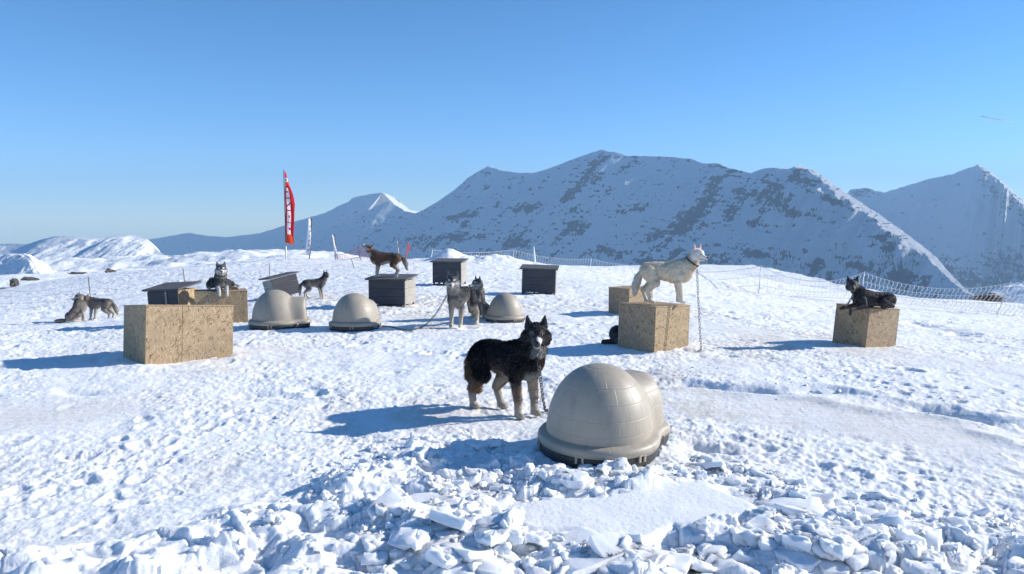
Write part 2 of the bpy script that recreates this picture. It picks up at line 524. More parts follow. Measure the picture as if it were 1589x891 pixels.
FOOT = []      # footprints of placed objects (x, y, r): the snow under them stays level
IGLOO_MAIN = G(936, 700)
RUBBLE = [gp(*p) for p in ((560, 700), (700, 715), (820, 742), (960, 760), (1080, 775), (1200, 800), (1330, 850))]
def rubble_mask(x, y):
    """where the snow has been broken up"""
    n = fbm(x * 1.3, y * 1.3, 5, 3) * 0.55
    edge_y = np.interp(x, [-4, -2.4, -1.5, -0.7, 0.0, 1.0, 1.7, 2.4, 4.0], [3.1, 3.55, 4.15, 5.45, 5.5, 4.95, 4.5, 3.8, 3.2])
    return sstep(-0.30, 0.25, edge_y - y + n)
PLATE = [gp(*p) for p in ((870, 812), (960, 816), (1040, 798), (1080, 785))]

def detail(x, y):
    """height of the trodden surface above the smooth ground, and how dirty it is"""
    dist = np.hypot(x, y)
    lod = 1.0
    rough = 0.55 + 0.9 * sstep(-0.25, 0.35, fbm(x * 0.35, y * 0.35, 21, 3))
    z = 0.028 * fbm(x * 1.1, y * 1.1, 1, 4)
    far = sstep(9, 20, dist)
    z += (0.011 + 0.013 * far) * rough * fbm(x * 4.3, y * 4.3, 2, 4, 0.6)
    z += 0.008 * rough * fbm(x * 17, y * 17, 3, 3, 0.65)
    # trodden holes
    for sc, dep, sd_, thr in ((2.6, 0.034, 31, 0.80), (5.2, 0.019, 41, 0.60), (10.5, 0.009, 51, 0.38)):
        wx = x * sc + 0.35 * noise(x * sc * 1.5, y * sc * 1.5, sd_ + 7); wy = y * sc * 0.85 + 0.35 * noise(x * sc * 1.5, y * sc * 1.5, sd_ + 8)
        f1, f2, c1, c2, ox, oy = worley(wx, wy, sd_)
        area = sstep(-0.15, 0.35, fbm(x * 0.6, y * 0.6, sd_ + 3, 3) + 0.05)
        hole = sstep(0.42, 0.12, f1) * (c1 > thr) * (0.4 + 0.6 * c2)
        rim = np.exp(-((f1 - 0.45) / 0.10) ** 2) * (c1 > thr) * 0.28
        z += (rim - hole) * dep * (0.12 + 0.88 * area)
    # smooth polished zones
    def zone(pts, r0, r1): return sstep(r1, r0, seg_dist(x, y, pts))
    pol = np.maximum(zone([gp(1090, 625), gp(1250, 640), gp(1420, 665)], 0.35, 0.95), zone([gp(0, 640), gp(110, 640)], 0.25, 0.9))
    pol = np.maximum(pol, 0.8 * zone([gp(1150, 512), gp(1420, 556), gp(1589, 575)], 0.25, 0.8))
    pol = np.maximum(pol, 0.7 * zone([gp(700, 650), gp(830, 660)], 0.1, 0.35))
    z *= (1 - 0.72 * pol)
    z += pol * 0.005 * noise(x * 2.0, y * 34 + 1.5 * noise(x * 2, y * 2, 6), 9)
    # dug trough on the right
    tr = [gp(*p) for p in ((1050, 596), (1120, 601), (1200, 606), (1270, 608), (1330, 618), (1400, 634), (1480, 640), (1540, 655), (1620, 680))]
    wob = 0.10 * noise(x * 3.1, y * 3.1, 61)
    dt = seg_dist(x, y, tr) + wob
    brk = 0.45 + 0.75 * sstep(-.25, .25, noise(x * 2.4, y * 2.4, 62))
    dt2 = dt + 0.16 * noise(x * 1.9, y * 2.6, 63)
    z += -0.060 * np.exp(-(dt2 / 0.15) ** 2) * brk ** 1.6 + 0.022 * np.exp(-((dt2 - 0.27) / 0.13) ** 2) * brk
    for pts, dpt, wd in (([gp(380, 611), gp(440, 612)], .06, .12), ([gp(905, 492), gp(990, 497)], .05, .25), ([gp(1160, 488), gp(1290, 500)], .07, .25),
                         ([gp(1420, 500), gp(1500, 520)], .06, .25), ([gp(1080, 690), gp(1130, 700)], .05, .08), ([gp(100, 606), gp(150, 612)], .04, .1)):
        z += -dpt * np.exp(-((seg_dist(x, y, pts) + 0.8 * wob) / wd) ** 2) * brk
    # snow banked against things
    for (fx, fy, fr, amt) in FOOT:
        d = np.hypot(x - fx, y - fy)
        z += amt * np.exp(-((d - fr) / 0.16) ** 2) * (0.6 + 0.8 * noise(x * 3, y * 3, 77))
    # broken slabs: tilted angular cells
    m = rubble_mask(x, y)
    plate = sstep(0.34, 0.24, seg_dist(x, y, PLATE) + 0.16 * noise(x * 3.2, y * 3.2, 12))
    m = m * (1 - plate)
    wx = x + 0.06 * noise(x * 5, y * 5, 91); wy = y + 0.06 * noise(x * 5, y * 5, 92)
    hr = 0.0
    for sc, sd_, amp, tilt in ((2.2, 101, 0.040, 0.075), (4.6, 111, 0.026, 0.045), (9.5, 121, 0.007, 0.012)):
        f1, f2, c1, c2, ox, oy = worley(wx * sc, wy * sc * 1.15, sd_)
        ang = c2 * 2 * math.pi
        pl = (c1 - 0.5) * 2 * amp + (ox * np.cos(ang) + oy * np.sin(ang)) * tilt * (0.3 + c1)
        crack = sstep(0.12, 0.0, f2 - f1) * amp * 0.8
        hr = hr + pl - crack
    hr += 0.05 * fbm(x * 1.7, y * 1.7, 14, 3)
    right = sstep(-0.9, 0.3, x)
    soft = 0.095 * fbm(x * 2.9, y * 2.9, 15, 4, 0.42) + 0.055 * fbm(x * 2.0, y * 2.4, 16, 3, 0.45, ridged=True)
    z *= (1 - 0.93 * plate)
    z = z * (1 - m) + m * (hr * (0.35 + 0.65 * right) + soft * (1 - 0.55 * right) + 0.045)
    z += 0.05 * plate * (1 + 0.15 * fbm(x * 2, y * 2, 18, 3)) - 0.02 * plate * (1 - plate)
    # dirt
    dirt = 0.34 * sstep(0.0, 0.5, fbm(x * 0.45, y * 0.45, 71, 4)) * (1 - m)
    dirt += 0.34 * pol * (1 - m)
    for px, py, r_, a in ((1210, 530, 1.0, .5), (1270, 520, .5, .8), (600, 492, .9, .6), (690, 482, 1.5, .7), (660, 470, 1.0, .6), (400, 550, .5, .5), (1055, 590, .5, .35),
                          (1110, 640, .8, .3), (345, 570, .35, .5), (640, 508, .5, .5), (540, 460, 1.4, .5), (1045, 685, .25, .5), (560, 640, .7, .2), (700, 640, .8, .25), (340, 730, .35, .25), (1000, 480, 1.5, .3), (480, 465, 1.0, .5), (1450, 470, 3, .3), (1200, 462, 2.5, .3), (1120, 545, .8, .35)):
        p = gp(px, py)
        dirt += 2.4 * a * np.exp(-((x - p[0]) ** 2 + (y - p[1]) ** 2 * 0.6) / r_ ** 2) * sstep(-.3, .25, fbm(x * 2.2, y * 2.2, 73, 4))
    return z, np.clip(dirt, 0, 1) * (1 - 0.9 * m)
def detail_many(x, y):
    from concurrent.futures import ThreadPoolExecutor
    n = 40000
    parts = [(x[k:k + n], y[k:k + n]) for k in range(0, len(x), n)]
    with ThreadPoolExecutor(4) as ex: res = list(ex.map(lambda p: detail(*p), parts))
    return np.concatenate([r[0] for r in res]), np.concatenate([r[1] for r in res])
def surf_z(x, y):
    """height of the finished snow surface at one point"""
    d, _ = detail(np.array([float(x)]), np.array([float(y)]))
    return gz(x, y) + float(d[0])
def ground_under(pts):
    a = np.array([(p[0], p[1]) for p in pts], float)
    d, _ = detail(a[:, 0], a[:, 1])
    return base_z(a[:, 0], a[:, 1]) + d

# things that stand on the snow: (px, py) of their base, radius, how much snow is banked there
SPOT = {k: G(*v) for k, v in dict(igloo_main=(928, 706), igloo_a=(428, 508), igloo_b=(550, 511), igloo_c=(784, 499),
        box_left=(273, 556), box_mid=(330, 492), box_white=(1012, 538), box_back=(985, 483), box_right=(1345, 533)).items()}
FOOT += [(SPOT['igloo_main'].x, SPOT['igloo_main'].y, .46, .03), (SPOT['box_left'].x, SPOT['box_left'].y, .62, .03),
         (SPOT['box_white'].x, SPOT['box_white'].y, .42, .025), (SPOT['igloo_a'].x, SPOT['igloo_a'].y, .5, .025), (SPOT['igloo_b'].x, SPOT['igloo_b'].y, .45, .025)]

def build_ground():
    ys = [1.15]
    while ys[-1] < 62:
        y = ys[-1]
        ys.append(y + max(0.0105, min(y * 0.0036, y * y / 1273 * 0.75)) * (1.0 if y < 45 else 3))
    ys = np.array(ys)
    inner = np.linspace(-0.72, 0.72, 1080)
    outer = 0.72 + np.cumsum(np.linspace(0.002, 0.03, 45))
    tx = np.concatenate([-outer[::-1], inner, outer])
    Y, T = np.meshgrid(ys, tx, indexing='ij')
    X = T * (Y + 0.4)
    x = X.ravel(); y = Y.ravel()
    dz, dirt = detail_many(x, y)
    z = base_z(x, y) + dz
    # mounds heaped along the crest
    for px, py, d, sx, sy, h in ((694, 388, 33, .62, .9, .42), (722, 396, 33, .8, .9, .20), (768, 396, 33, .85, 1.0, .30), (810, 404, 33, 1.1, 1.0, .15), (655, 402, 34, .8, 1, .10), (450, 399, 37, 1.5, 1, .06)):
        p = at(px, py, d)
        e = ((x - p.x) / sx) ** 2 + ((y - d) / sy) ** 2
        z += h * np.exp(-e) * (1 + 0.3 * noise(x * 2.2, y * 2.2, 55))
    me = np_mesh('snow_field', np.stack([x, y, z], 1), grid_faces(len(ys), len(tx)))
    add_attr(me, 'dirt', dirt)
    return link('snow_ground', me, M_SNOW, kind='structure')
build_ground()

def build_outer():
    """the wider snow field round and behind the camera"""
    gx = np.linspace(-90, 90, 181); gy = np.linspace(-60, 62, 123)
    Y, X = np.meshgrid(gy, gx, indexing='ij')
    x = X.ravel(); y = Y.ravel()
    z = base_z(x, np.maximum(y, -11)) - 0.22 - 0.9 * (y > 30) * (y - 30) * 0.05
    z += 0.06 * noise(x * .5, y * .5, 4)
    me = np_mesh('outer_field', np.stack([x, y, z], 1), grid_faces(len(gy), len(gx)))
    add_attr(me, 'dirt', np.zeros(len(x)))
    link('snow_apron', me, M_SNOW, kind='structure')
build_outer()

# ------------------------------------------------------------------ hills and mountains
def rock_density(px, py, blobs):
    d = np.zeros(px.shape)
    for (bx, by, rx, ry, a, w) in blobs:
        c, s_ = math.cos(R(a)), math.sin(R(a))
        dx = px - bx; dy = py - by
        u = (dx * c + dy * s_) / rx; v = (-dx * s_ + dy * c) / ry
        d = np.maximum(d, w * np.exp(-(u * u + v * v)))
    return d

def ridge_range(name, prof, face, slope, drop, nu=700, nv=240, amp=30, gully=150, lit=None, blobs=(), base_rock=0.15, mat=None, back=0.8, seed=0, foot=0.35, crest_rough=6.0, detail_amp=1.0):
    """a mountain wall: a crest through prof [(px, py, distance)], falling away towards `face` on the near side and behind it.
    lit: [(px, width in m)] breadth of the gentler shoulder under the crest"""
    pr = np.array(prof, float)
    P = np.array([at(*c)[:] for c in prof])
    L = np.concatenate([[0], np.cumsum(np.linalg.norm(np.diff(P[:, :2], axis=0), axis=1))])
    u = np.linspace(0, L[-1], nu)
    cx = np.interp(u, L, P[:, 0]); cy = np.interp(u, L, P[:, 1]); cz = np.interp(u, L, P[:, 2]); pu = np.interp(u, L, pr[:, 0])
    cz = cz + crest_rough * fbm(u / 60.0, np.zeros(nu), seed + 3, 5, 0.55)
    fd = np.array([np.interp(pu, [f[0] for f in face], [f[1] for f in face]), np.interp(pu, [f[0] for f in face], [f[2] for f in face])])
    fd = fd / np.linalg.norm(fd, axis=0)
    sl = np.interp(pu, [s_[0] for s_ in slope], [s_[1] for s_ in slope])
    W = np.interp(pu, [l_[0] for l_ in lit], [l_[1] for l_ in lit]) if lit else np.zeros(nu)
    run = drop / 0.7
    v = np.concatenate([-run * 0.7 * np.linspace(1, 0.03, 26) ** 1.5, run * 1.5 * np.linspace(0, 1, nv) ** 1.25])
    V, U = np.meshgrid(v, u, indexing='ij')
    WW = W[None, :] * (1 + 0.6 * noise(u / 130.0, u * 0, seed + 21))[None, :]
    SLP = sl[None, :]
    Vp = np.maximum(V, 0)
    st1 = fbm(U / 110.0 + Vp / 300.0, Vp / 150.0, seed + 23, 4, .6)
    st2 = fbm(U / 95.0 - Vp / 160.0 + .8 * noise(U / 120.0, Vp / 90.0, seed + 25), Vp / 210.0, seed + 24, 3, .5)
    soft_ = (Vp < WW * (1 + 1.1 * st1)) | ((st2 > .52) & (Vp < 2.4 * WW))
    loc = np.where(soft_, 0.28, np.broadcast_to(SLP, Vp.shape) * np.where((Vp < 3 * WW), 1.15, 1.0))
    dv = np.diff(Vp, axis=0, prepend=Vp[:1])
    fall = np.cumsum(loc * dv, axis=0)
    mx = drop
    fall = np.where(fall > mx * foot, mx * foot + (mx * (1 - foot)) * (1 - np.exp(-(fall - mx * foot) / (mx * (1 - foot)))), fall)
    fall = np.where(V < 0, -V * back, fall)
    X = cx[None, :] + fd[0][None, :] * V; Y = cy[None, :] + fd[1][None, :] * V
    env = sstep(0, 130 * drop / 600, np.abs(V))
    uu = U + 0.25 * V
    g = fbm(uu / gully, V / (gully * 5.0), seed + 31, 5, 0.52, ridged=True)
    n = fbm(X / (gully * 1.5), Y / (gully * 1.5), seed + 41, 6, 0.52)
    det = fbm(X / 45.0, Y / 45.0, seed + 51, 4, 0.6)
    Z = cz[None, :] - fall + env * (amp * 0.5 * g + amp * 0.8 * n) + detail_amp * np.minimum(1, env + 0.25) * 7 * det
    # rock bands stand out as steps
    px, py = project(X, Y, Z)
    rk = np.clip(base_rock + rock_density(px, py, blobs), 0, 1.5)
    st = fbm(X / 220.0 + Z / 60.0, Y / 220.0, seed + 61, 4, 0.6)
    Z = Z + np.clip(rk, 0, 1) * 16 * detail_amp * st * env
    fine = fbm((U + .2 * V) / (gully * .28), V / (gully * 1.1), seed + 71, 4, .55, ridged=True)
    Z = Z + env * detail_amp * 7 * fine
    strata = fbm(U / 95.0 + .3 * noise(U / 200., V / 200., seed), (Z + .12 * U) / 17.0, seed + 81, 4, .6)
    speck = fbm(X / 26.0, (Y + Z) / 26.0, seed + 91, 4, .65)
    gul = fbm((U + .35 * V) / 34.0 + .5 * noise(U / 90., V / 90., seed + 5), V / 190.0, seed + 101, 4, .6)
    rk = .62 * rk + .44 * strata + .34 * gul + .40 * speck + .05
    me = np_mesh(name, np.stack([X.ravel(), Y.ravel(), Z.ravel()], 1), grid_faces(len(v), nu))
    add_attr(me, 'rock', rk.ravel())
    return link(name, me, mat or M_MTN, kind='structure')

# big central massif
ridge_range('mountain_massif',
    [(380, 410, 6100), (460, 372, 6000), (530, 346, 5900), (565, 329, 5850), (590, 317, 5800), (602, 312, 5780), (615, 319, 5750), (630, 328, 5700), (645, 331, 5600), (655, 327, 5500), (680, 312, 5400), (705, 295, 5350), (730, 273, 5300), (757, 258, 5250), (776, 264, 5200), (800, 268, 5150), (832, 268, 5100), (870, 255, 5050), (905, 241, 5000), (932, 233, 4950),
     (955, 236, 4900), (972, 242, 4870), (1005, 242, 4800), (1050, 244, 4750), (1075, 247, 4700), (1090, 254, 4650), (1112, 253, 4600), (1135, 262, 4550), (1166, 268, 4500), (1188, 261, 4450), (1207, 260, 4400), (1226, 262, 4350), (1240, 256, 4300),
     (1266, 266, 4200), (1290, 283, 4100), (1315, 301, 3980), (1342, 318, 3860), (1372, 338, 3740), (1400, 358, 3620), (1432, 382, 3500), (1456, 402, 3400), (1470, 420, 3330), (1500, 450, 3200), (1560, 490, 3000)],
    face=[(500, -.75, -.65), (900, -.68, -.73), (1240, -.75, -.66), (1500, -.85, -.5)],
    slope=[(500, 1.0), (1000, 1.0), (1240, 1.0), (1500, .95)], drop=1050, foot=.6, nu=900, nv=300, amp=26, gully=230,
    lit=[(500, 0), (1180, 0), (1190, 12), (1215, 22), (1232, 15), (1250, 32), (1300, 60), (1350, 85), (1400, 95), (1440, 85), (1480, 40), (1520, 0)],
    base_rock=0.24, crest_rough=5,
    blobs=[(912, 272, 46, 9, -52, .9), (885, 300, 20, 9, -45, .8), (975, 258, 22, 7, -40, .75), (925, 280, 14, 6, -40, .7), (822, 323, 24, 7, 0, 1.0), (772, 315, 14, 6, -20, .6), (716, 337, 18, 7, -10, .8), (735, 335, 14, 5, -35, .8), (727, 350, 12, 7, 30, .7),
           (893, 330, 14, 9, 20, .8), (893, 355, 26, 12, -20, .75), (800, 378, 22, 15, 0, .95), (690, 370, 70, 8, -4, .8), (660, 380, 45, 9, 0, .7), (945, 393, 30, 8, 0, .8), (930, 300, 14, 5, 0, .5), (985, 325, 25, 6, -10, .5), (865, 378, 20, 8, -30, .5),
           (1060, 350, 50, 17, -38, 1.0), (1035, 365, 30, 12, -10, .8), (1100, 310, 34, 14, -50, .95), (1108, 280, 22, 10, 0, .7), (1130, 265, 20, 7, 20, .8), (1150, 300, 16, 20, 0, .7), (1195, 305, 32, 22, 0, .85), (1225, 325, 20, 10, 10, .75), (1245, 280, 24, 12, 10, .7), (1290, 312, 26, 8, 20, .8), (1135, 330, 14, 18, 20, .8),
           (1165, 345, 60, 7, 10, .55), (1250, 335, 30, 6, 10, .6), (1080, 400, 70, 11, 5, .75), (1180, 395, 60, 10, 8, .65), (1270, 415, 22, 14, 0, 1.1), (1330, 410, 30, 14, 20, .8), (1400, 430, 40, 18, 20, 1.1), (1375, 380, 16, 40, -35, .5), (1000, 405, 40, 8, 0, .7), (1100, 425, 60, 8, 0, .6), (860, 395, 30, 6, 0, .5), (750, 395, 30, 8, 0, .8)], seed=3)

# the flat-topped summit and its long shaded ridge
ridge_range('mountain_shoulder',
    [(100, 400, 7900), (160, 385, 7700), (229, 372, 7500), (267, 366, 7400), (292, 361, 7300), (322, 366, 7200), (352, 368, 7100), (403, 362, 6950), (433, 353, 6850), (460, 343, 6750), (503, 331, 6600), (529, 318, 6500), (541, 313, 6460), (546, 308, 6440), (552, 306, 6420), (575, 301, 6350), (594, 299, 6300), (609, 304, 6500), (624, 316, 6850), (636, 326, 7150), (655, 329, 7400), (690, 332, 7600)],
    face=[(100, -.7, -.7), (700, -.7, -.7)], slope=[(0, 1.0), (700, 1.0)], drop=1100, foot=.7, nu=560, nv=220, amp=10, gully=260,
    lit=[(0, 0), (280, 0), (292, 14), (300, 0), (425, 0), (433, 22), (440, 0), (594, 0), (602, 90), (625, 110), (634, 40), (640, 0)],
    base_rock=0.02, blobs=[(545, 335, 20, 5, -15, .5), (617, 308, 10, 5, 40, .9), (560, 385, 40, 18, 0, .75), (600, 372, 30, 16, -30, .8), (640, 355, 30, 12, -20, .5), (490, 370, 14, 3, 0, .3)], seed=17, crest_rough=4, detail_amp=.6)

# pointed peak at the far end
ridge_range('mountain_peak',
    [(1290, 330, 7600), (1320, 294, 7400), (1345, 292, 7300), (1372, 299, 7200), (1398, 291, 7050), (1430, 281, 6900), (1455, 275, 6800), (1482, 269, 6700), (1502, 261, 6600), (1519, 255, 6500), (1536, 265, 6400), (1560, 285, 6280), (1576, 301, 6200), (1592, 314, 6100), (1650, 350, 5900), (1760, 400, 5600), (1900, 430, 5300)],
    face=[(1200, -.75, -.65), (1510, -.72, -.7), (1540, -.55, -.83), (1900, -.55, -.83)], slope=[(1200, .95), (1900, .95)], drop=1500, foot=.6, nu=620, nv=240, amp=40, gully=330,
    lit=[(1200, 0), (1515, 0), (1525, 90), (1560, 170), (1600, 240), (1700, 260)], base_rock=0.10,
    blobs=[(1340, 300, 20, 10, 0, .9), (1540, 290, 18, 30, -30, .6), (1570, 320, 25, 20, 30, .6), (1450, 420, 60, 30, 0, .6), (1560, 415, 60, 40, 0, .7), (1520, 440, 80, 20, 0, .9)], seed=29, crest_rough=9)

# sunlit hills on the left
ridge_range('snow_hill',
    [(-420, 392, 760), (-200, 385, 740), (0, 379, 720), (20, 378, 715), (42, 379, 710), (66, 371, 700), (88, 366, 690), (116, 367, 680), (140, 369, 670), (166, 369, 665), (183, 366, 660), (199, 364, 655), (215, 367, 650), (229, 371, 640), (240, 385, 625), (262, 400, 600), (300, 420, 580)],
    face=[(-420, -.8, -.6), (70, -.85, -.5), (110, -.3, -.95), (260, .15, -.98)], slope=[(-420, .55), (80, .62), (120, .34), (260, .34)], drop=72, nu=420, nv=160, amp=4.2, gully=52,
    lit=None, base_rock=0.0, blobs=[(40, 378, 14, 3, 0, .9), (178, 367, 10, 2, 0, .8), (75, 400, 12, 3, -20, .4)], mat=M_HILL, back=.5, seed=43, crest_rough=.5, detail_amp=.16, foot=.6)
ridge_range('snow_bluff',
    [(-300, 400, 380), (-60, 394, 360), (-20, 392, 350), (10, 393, 345), (35, 394, 340), (46, 399, 330), (52, 408, 322), (58, 420, 315), (70, 432, 305)],
    face=[(-300, -.1, -1), (80, .1, -1)], slope=[(-300, .55), (80, .5)], drop=16, nu=240, nv=110, amp=1.6, gully=14, base_rock=.05,
    blobs=[(20, 397, 34, 2.5, 3, .8), (-30, 397, 34, 3, 3, .8)], mat=M_HILL, back=.35, seed=53, crest_rough=.4, detail_amp=.07, foot=.7)

def rolling(name, x0, x1, y0, y1, pts, amp, scale, seed, nx=200, ny=150, mat=None):
    gx = np.linspace(x0, x1, nx); gy = np.linspace(y0, y1, ny)
    Y, X = np.meshgrid(gy, gx, indexing='ij')
    P = np.array([at(*p)[:] for p in pts])
    w = 1.0 / (((X[..., None] - P[:, 0]) / 1.0) ** 2 + ((Y[..., None] - P[:, 1]) / 1.0) ** 2 + (0.06 * (x1 - x0)) ** 2) ** 2
    Z = (w * P[:, 2]).sum(-1) / w.sum(-1)
    Z = Z + amp * fbm(X / scale, Y / scale, seed, 5, .5) + amp * .8 * fbm(X / scale / 1.7, Y / scale / 1.7, seed + 9, 4, .5, ridged=True)
    me = np_mesh(name, np.stack([X.ravel(), Y.ravel(), Z.ravel()], 1), grid_faces(ny, nx))
    add_attr(me, 'rock', (0.05 + 0 * X).ravel())
    return link(name, me, mat or M_HILL, kind='structure')
rolling('snow_hummocks', -330, 10, 190, 560,
        [(-200, 458, 200), (60, 452, 240), (150, 443, 260), (240, 426, 380), (320, 409, 420), (400, 396, 470), (470, 390, 500), (520, 396, 520), (600, 420, 540), (700, 440, 540), (0, 446, 330), (150, 436, 420), (-200, 442, 420), (0, 450, 190), (300, 420, 200), (500, 440, 220)],
        2.9, 24, 91, 260, 220)
rolling('snow_slope_below', -170, 60, 60, 200,
        [(-300, 470, 90), (0, 452, 100), (60, 436, 100), (120, 426, 110), (-100, 446, 180), (100, 440, 180), (300, 440, 120), (500, 470, 110), (300, 430, 190), (700, 520, 100), (0, 490, 66), (300, 500, 66)],
        .35, 9, 97, 200, 140)

def valley():
    n = 90
    gx = np.linspace(-8500, 8500, n); gy = np.linspace(-4500, 9500, n)
    Y, X = np.meshgrid(gy, gx, indexing='ij')
    r = np.hypot(X, Y)
    Z = -60 - 700 * sstep(400, 3000, r) + 120 * fbm(X / 2500, Y / 2500, 8, 4)
    me = np_mesh('valley', np.stack([X.ravel(), Y.ravel(), Z.ravel()], 1), grid_faces(n, n))
    add_attr(me, 'rock', (0.5 + 0 * X).ravel())
    link('valley_floor', me, M_MTN, kind='structure')
valley()

# haze
def haze():
    bm = bmesh.new()
    box(bm, (-8800, -4800, -1100), (8800, 9800, 575))
    me = from_bm(bm, 'haze')
    m = bpy.data.materials.new('haze'); m.use_nodes = True
    t = m.node_tree; t.nodes.clear()
    out = t.nodes.new('ShaderNodeOutputMaterial')
    pv = t.nodes.new('ShaderNodeVolumePrincipled')
    pv.inputs['Color'].default_value = (0.45, 0.70, 1.0, 1)
    pv.inputs['Density'].default_value = 0.00009
    t.links.new(pv.outputs[0], out.inputs['Volume'])
    link('haze', me, m, kind='stuff', label='thin blue haze in front of the far mountains')
haze()

# ------------------------------------------------------------------ broken snow slabs lying loose
def slab_rubble():
    r = np.random.default_rng(11)
    def zone_pts(n, quad, s0, s1):
        out = []
        q = [Vector((*gp(*c), 0)) for c in quad]
        for _ in range(n):
            a, b = r.random(), r.random()
            p = (q[0] * (1 - a) + q[1] * a) * (1 - b) + (q[3] * (1 - a) + q[2] * a) * b
            out.append((p.x, p.y, s0 + (s1 - s0) * r.random() ** 2.6))
        return out
    P = []
    P += zone_pts(170, [(560, 690), (760, 665), (850, 725), (640, 745)], .02, .12)
    P += zone_pts(380, [(640, 745), (1045, 722), (1090, 775), (640, 800)], .02, .17)
    P += zone_pts(240, [(560, 800), (860, 790), (900, 889), (560, 889)], .02, .16)
    P += zone_pts(200, [(1040, 705), (1200, 730), (1330, 800), (1090, 790)], .02, .17)
    P += zone_pts(250, [(900, 840), (1300, 790), (1480, 889), (900, 889)], .02, .18)
    P += zone_pts(160, [(1290, 760), (1589, 800), (1589, 889), (1350, 889)], .02, .10)
    P += zone_pts(130, [(330, 830), (560, 740), (560, 889), (280, 889)], .015, .07)
    P += zone_pts(90, [(450, 740), (560, 690), (620, 740), (500, 800)], .02, .07)
    P += zone_pts(120, [(950, 560), (1250, 570), (1589, 640), (1100, 600)], .012, .04)
    P += zone_pts(160, [(200, 600), (700, 590), (720, 700), (100, 760)], .010, .03)
    P += zone_pts(520, [(600, 700), (1045, 722), (1200, 800), (560, 800)], .006, .03)
    P += zone_pts(620, [(560, 800), (1250, 770), (1480, 889), (500, 889)], .006, .03)
    P += zone_pts(200, [(1050, 560), (1300, 590), (1589, 680), (1100, 700)], .005, .02)
    for (px, py, s_) in ((735, 790, .20), (845, 790, .18), (715, 800, .22), (990, 745, .13), (1165, 770, .22), (1130, 830, .24), (1215, 825, .18), (1240, 880, .26), (1300, 855, .2), (1380, 860, .15), (700, 845, .17), (790, 840, .15), (760, 860, .16), (1080, 870, .2), (1000, 885, .2), (900, 862, .16), (1210, 760, .15), (560, 860, .16), (1085, 710, .12), (1010, 752, .1), (690, 690, .14), (735, 705, .12), (640, 700, .12)):
        P.append((*gp(px, py), s_))
    for _ in range(34):
        q = [(1060, 720), (1330, 800), (1420, 885), (620, 885), (640, 760)]
        px = r.uniform(600, 1400); py = r.uniform(770, 885)
        P.append((*gp(round(px), round(py)), r.uniform(.2, .34)))
    # keep clear of the shelter and its flat plate
    c = SPOT['igloo_main']
    P = [p for p in P if math.hypot(p[0] - c.x, p[1] - c.y) > .50]
    pd = seg_dist(np.array([p[0] for p in P]), np.array([p[1] for p in P]), PLATE)
    P = [p for p, d in zip(P, pd) if d > .30 + p[2] * .4]
    gzs = ground_under(P)
    V = []; F = []
    base = 0
    for (x, y, s_), z in zip(P, gzs):
        n = r.integers(4, 7)
        ang = np.sort(r.random(n) * 0.9 + np.arange(n)) * 2 * math.pi / n
        rad = s_ * (0.45 + 0.4 * r.random(n)) * 1.0
        ex = 0.6 + 0.7 * r.random()
        th = min(s_ * 0.6, 0.012 + 0.018 * r.random() + 0.12 * s_)
        tilt = min(1.1, abs(r.normal(0, 0.34)))
        if s_ < .05: tilt = r.random() * 1.5
        if s_ > .19: tilt = abs(r.normal(0, .17))
        M = Matrix.Translation((x, y, z - th * 0.40 + math.sin(tilt) * s_ * 0.08)) @ Matrix.Rotation(r.random() * 6.28, 4, 'Z') @ Matrix.Rotation(tilt, 4, 'X') @ Matrix.Rotation(r.random() * 6.28, 4, 'Z')
        M = np.array(M)
        rings = []
        rnd_ = r.random() ** .8
        prof = [(0.0, .5), (.80 - .25 * rnd_, .5), (.985 - .17 * rnd_, .47 - .06 * rnd_), (1.02 - .04 * rnd_, .36 - .12 * rnd_), (1.02, 0.0), (.97 - .05 * rnd_, -.40), (.85 - .1 * rnd_, -.5)]
        th *= 1 + .7 * rnd_ * (s_ < .19)
        m = 4 * n
        # resample polygon with rounded corners
        t = np.linspace(0, n, m, endpoint=False)
        i0 = np.floor(t).astype(int) % n; i1 = (i0 + 1) % n; ft = t - np.floor(t)
        cx = np.cos(ang) * rad * ex; cy = np.sin(ang) * rad
        bx = cx[i0] * (1 - ft) + cx[i1] * ft; by = cy[i0] * (1 - ft) + cy[i1] * ft
        bx = .12 * np.roll(bx, 1) + .76 * bx + .12 * np.roll(bx, -1); by = .12 * np.roll(by, 1) + .76 * by + .12 * np.roll(by, -1)
        vs = [np.array([[0, 0, th * .5 + th * .12 * r.normal()]])]
        for (k, h) in prof[1:]:
            jz = th * (.04 + .10 * rnd_) * r.normal(size=m) + (bx * .04 * r.normal())
            vs.append(np.stack([bx * k + s_ * (.008 + .022 * rnd_) * r.normal(size=m), by * k + s_ * (.008 + .022 * rnd_) * r.normal(size=m), h * th + jz * (.8 if abs(h) > .2 else .3)], 1))
        v = np.concatenate(vs)
        v = v @ M[:3, :3].T + M[:3, 3]
        V.append(v)
        k0 = base
        idx = np.arange(m); nx = (idx + 1) % m
        F.append(np.stack([np.full(m, k0), k0 + 1 + idx, k0 + 1 + nx, np.full(m, k0)], 1))
        for q in range(len(prof) - 2):
            a = k0 + 1 + q * m
            F.append(np.stack([a + idx, a + m + idx, a + m + nx, a + nx], 1))
        base += len(v)
    V = np.concatenate(V); F = np.concatenate(F)
    bm = bmesh.new()
    me = bpy.data.meshes.new('slabs')
    tri = F[:, 0] == F[:, 3]
    faces = [tuple(f[:3]) if q else tuple(f) for f, q in zip(F.tolist(), tri.tolist())]
    me.from_pydata(V.tolist(), [], faces)
    me.polygons.foreach_set('use_smooth', [True] * len(me.polygons))
    bm.free()
    try: me.set_sharp_from_angle(angle=R(42))
    except Exception: pass
    link('snow_rubble', me, M_CHUNK, kind='stuff', label='broken slabs and lumps of packed snow in the foreground')
slab_rubble()

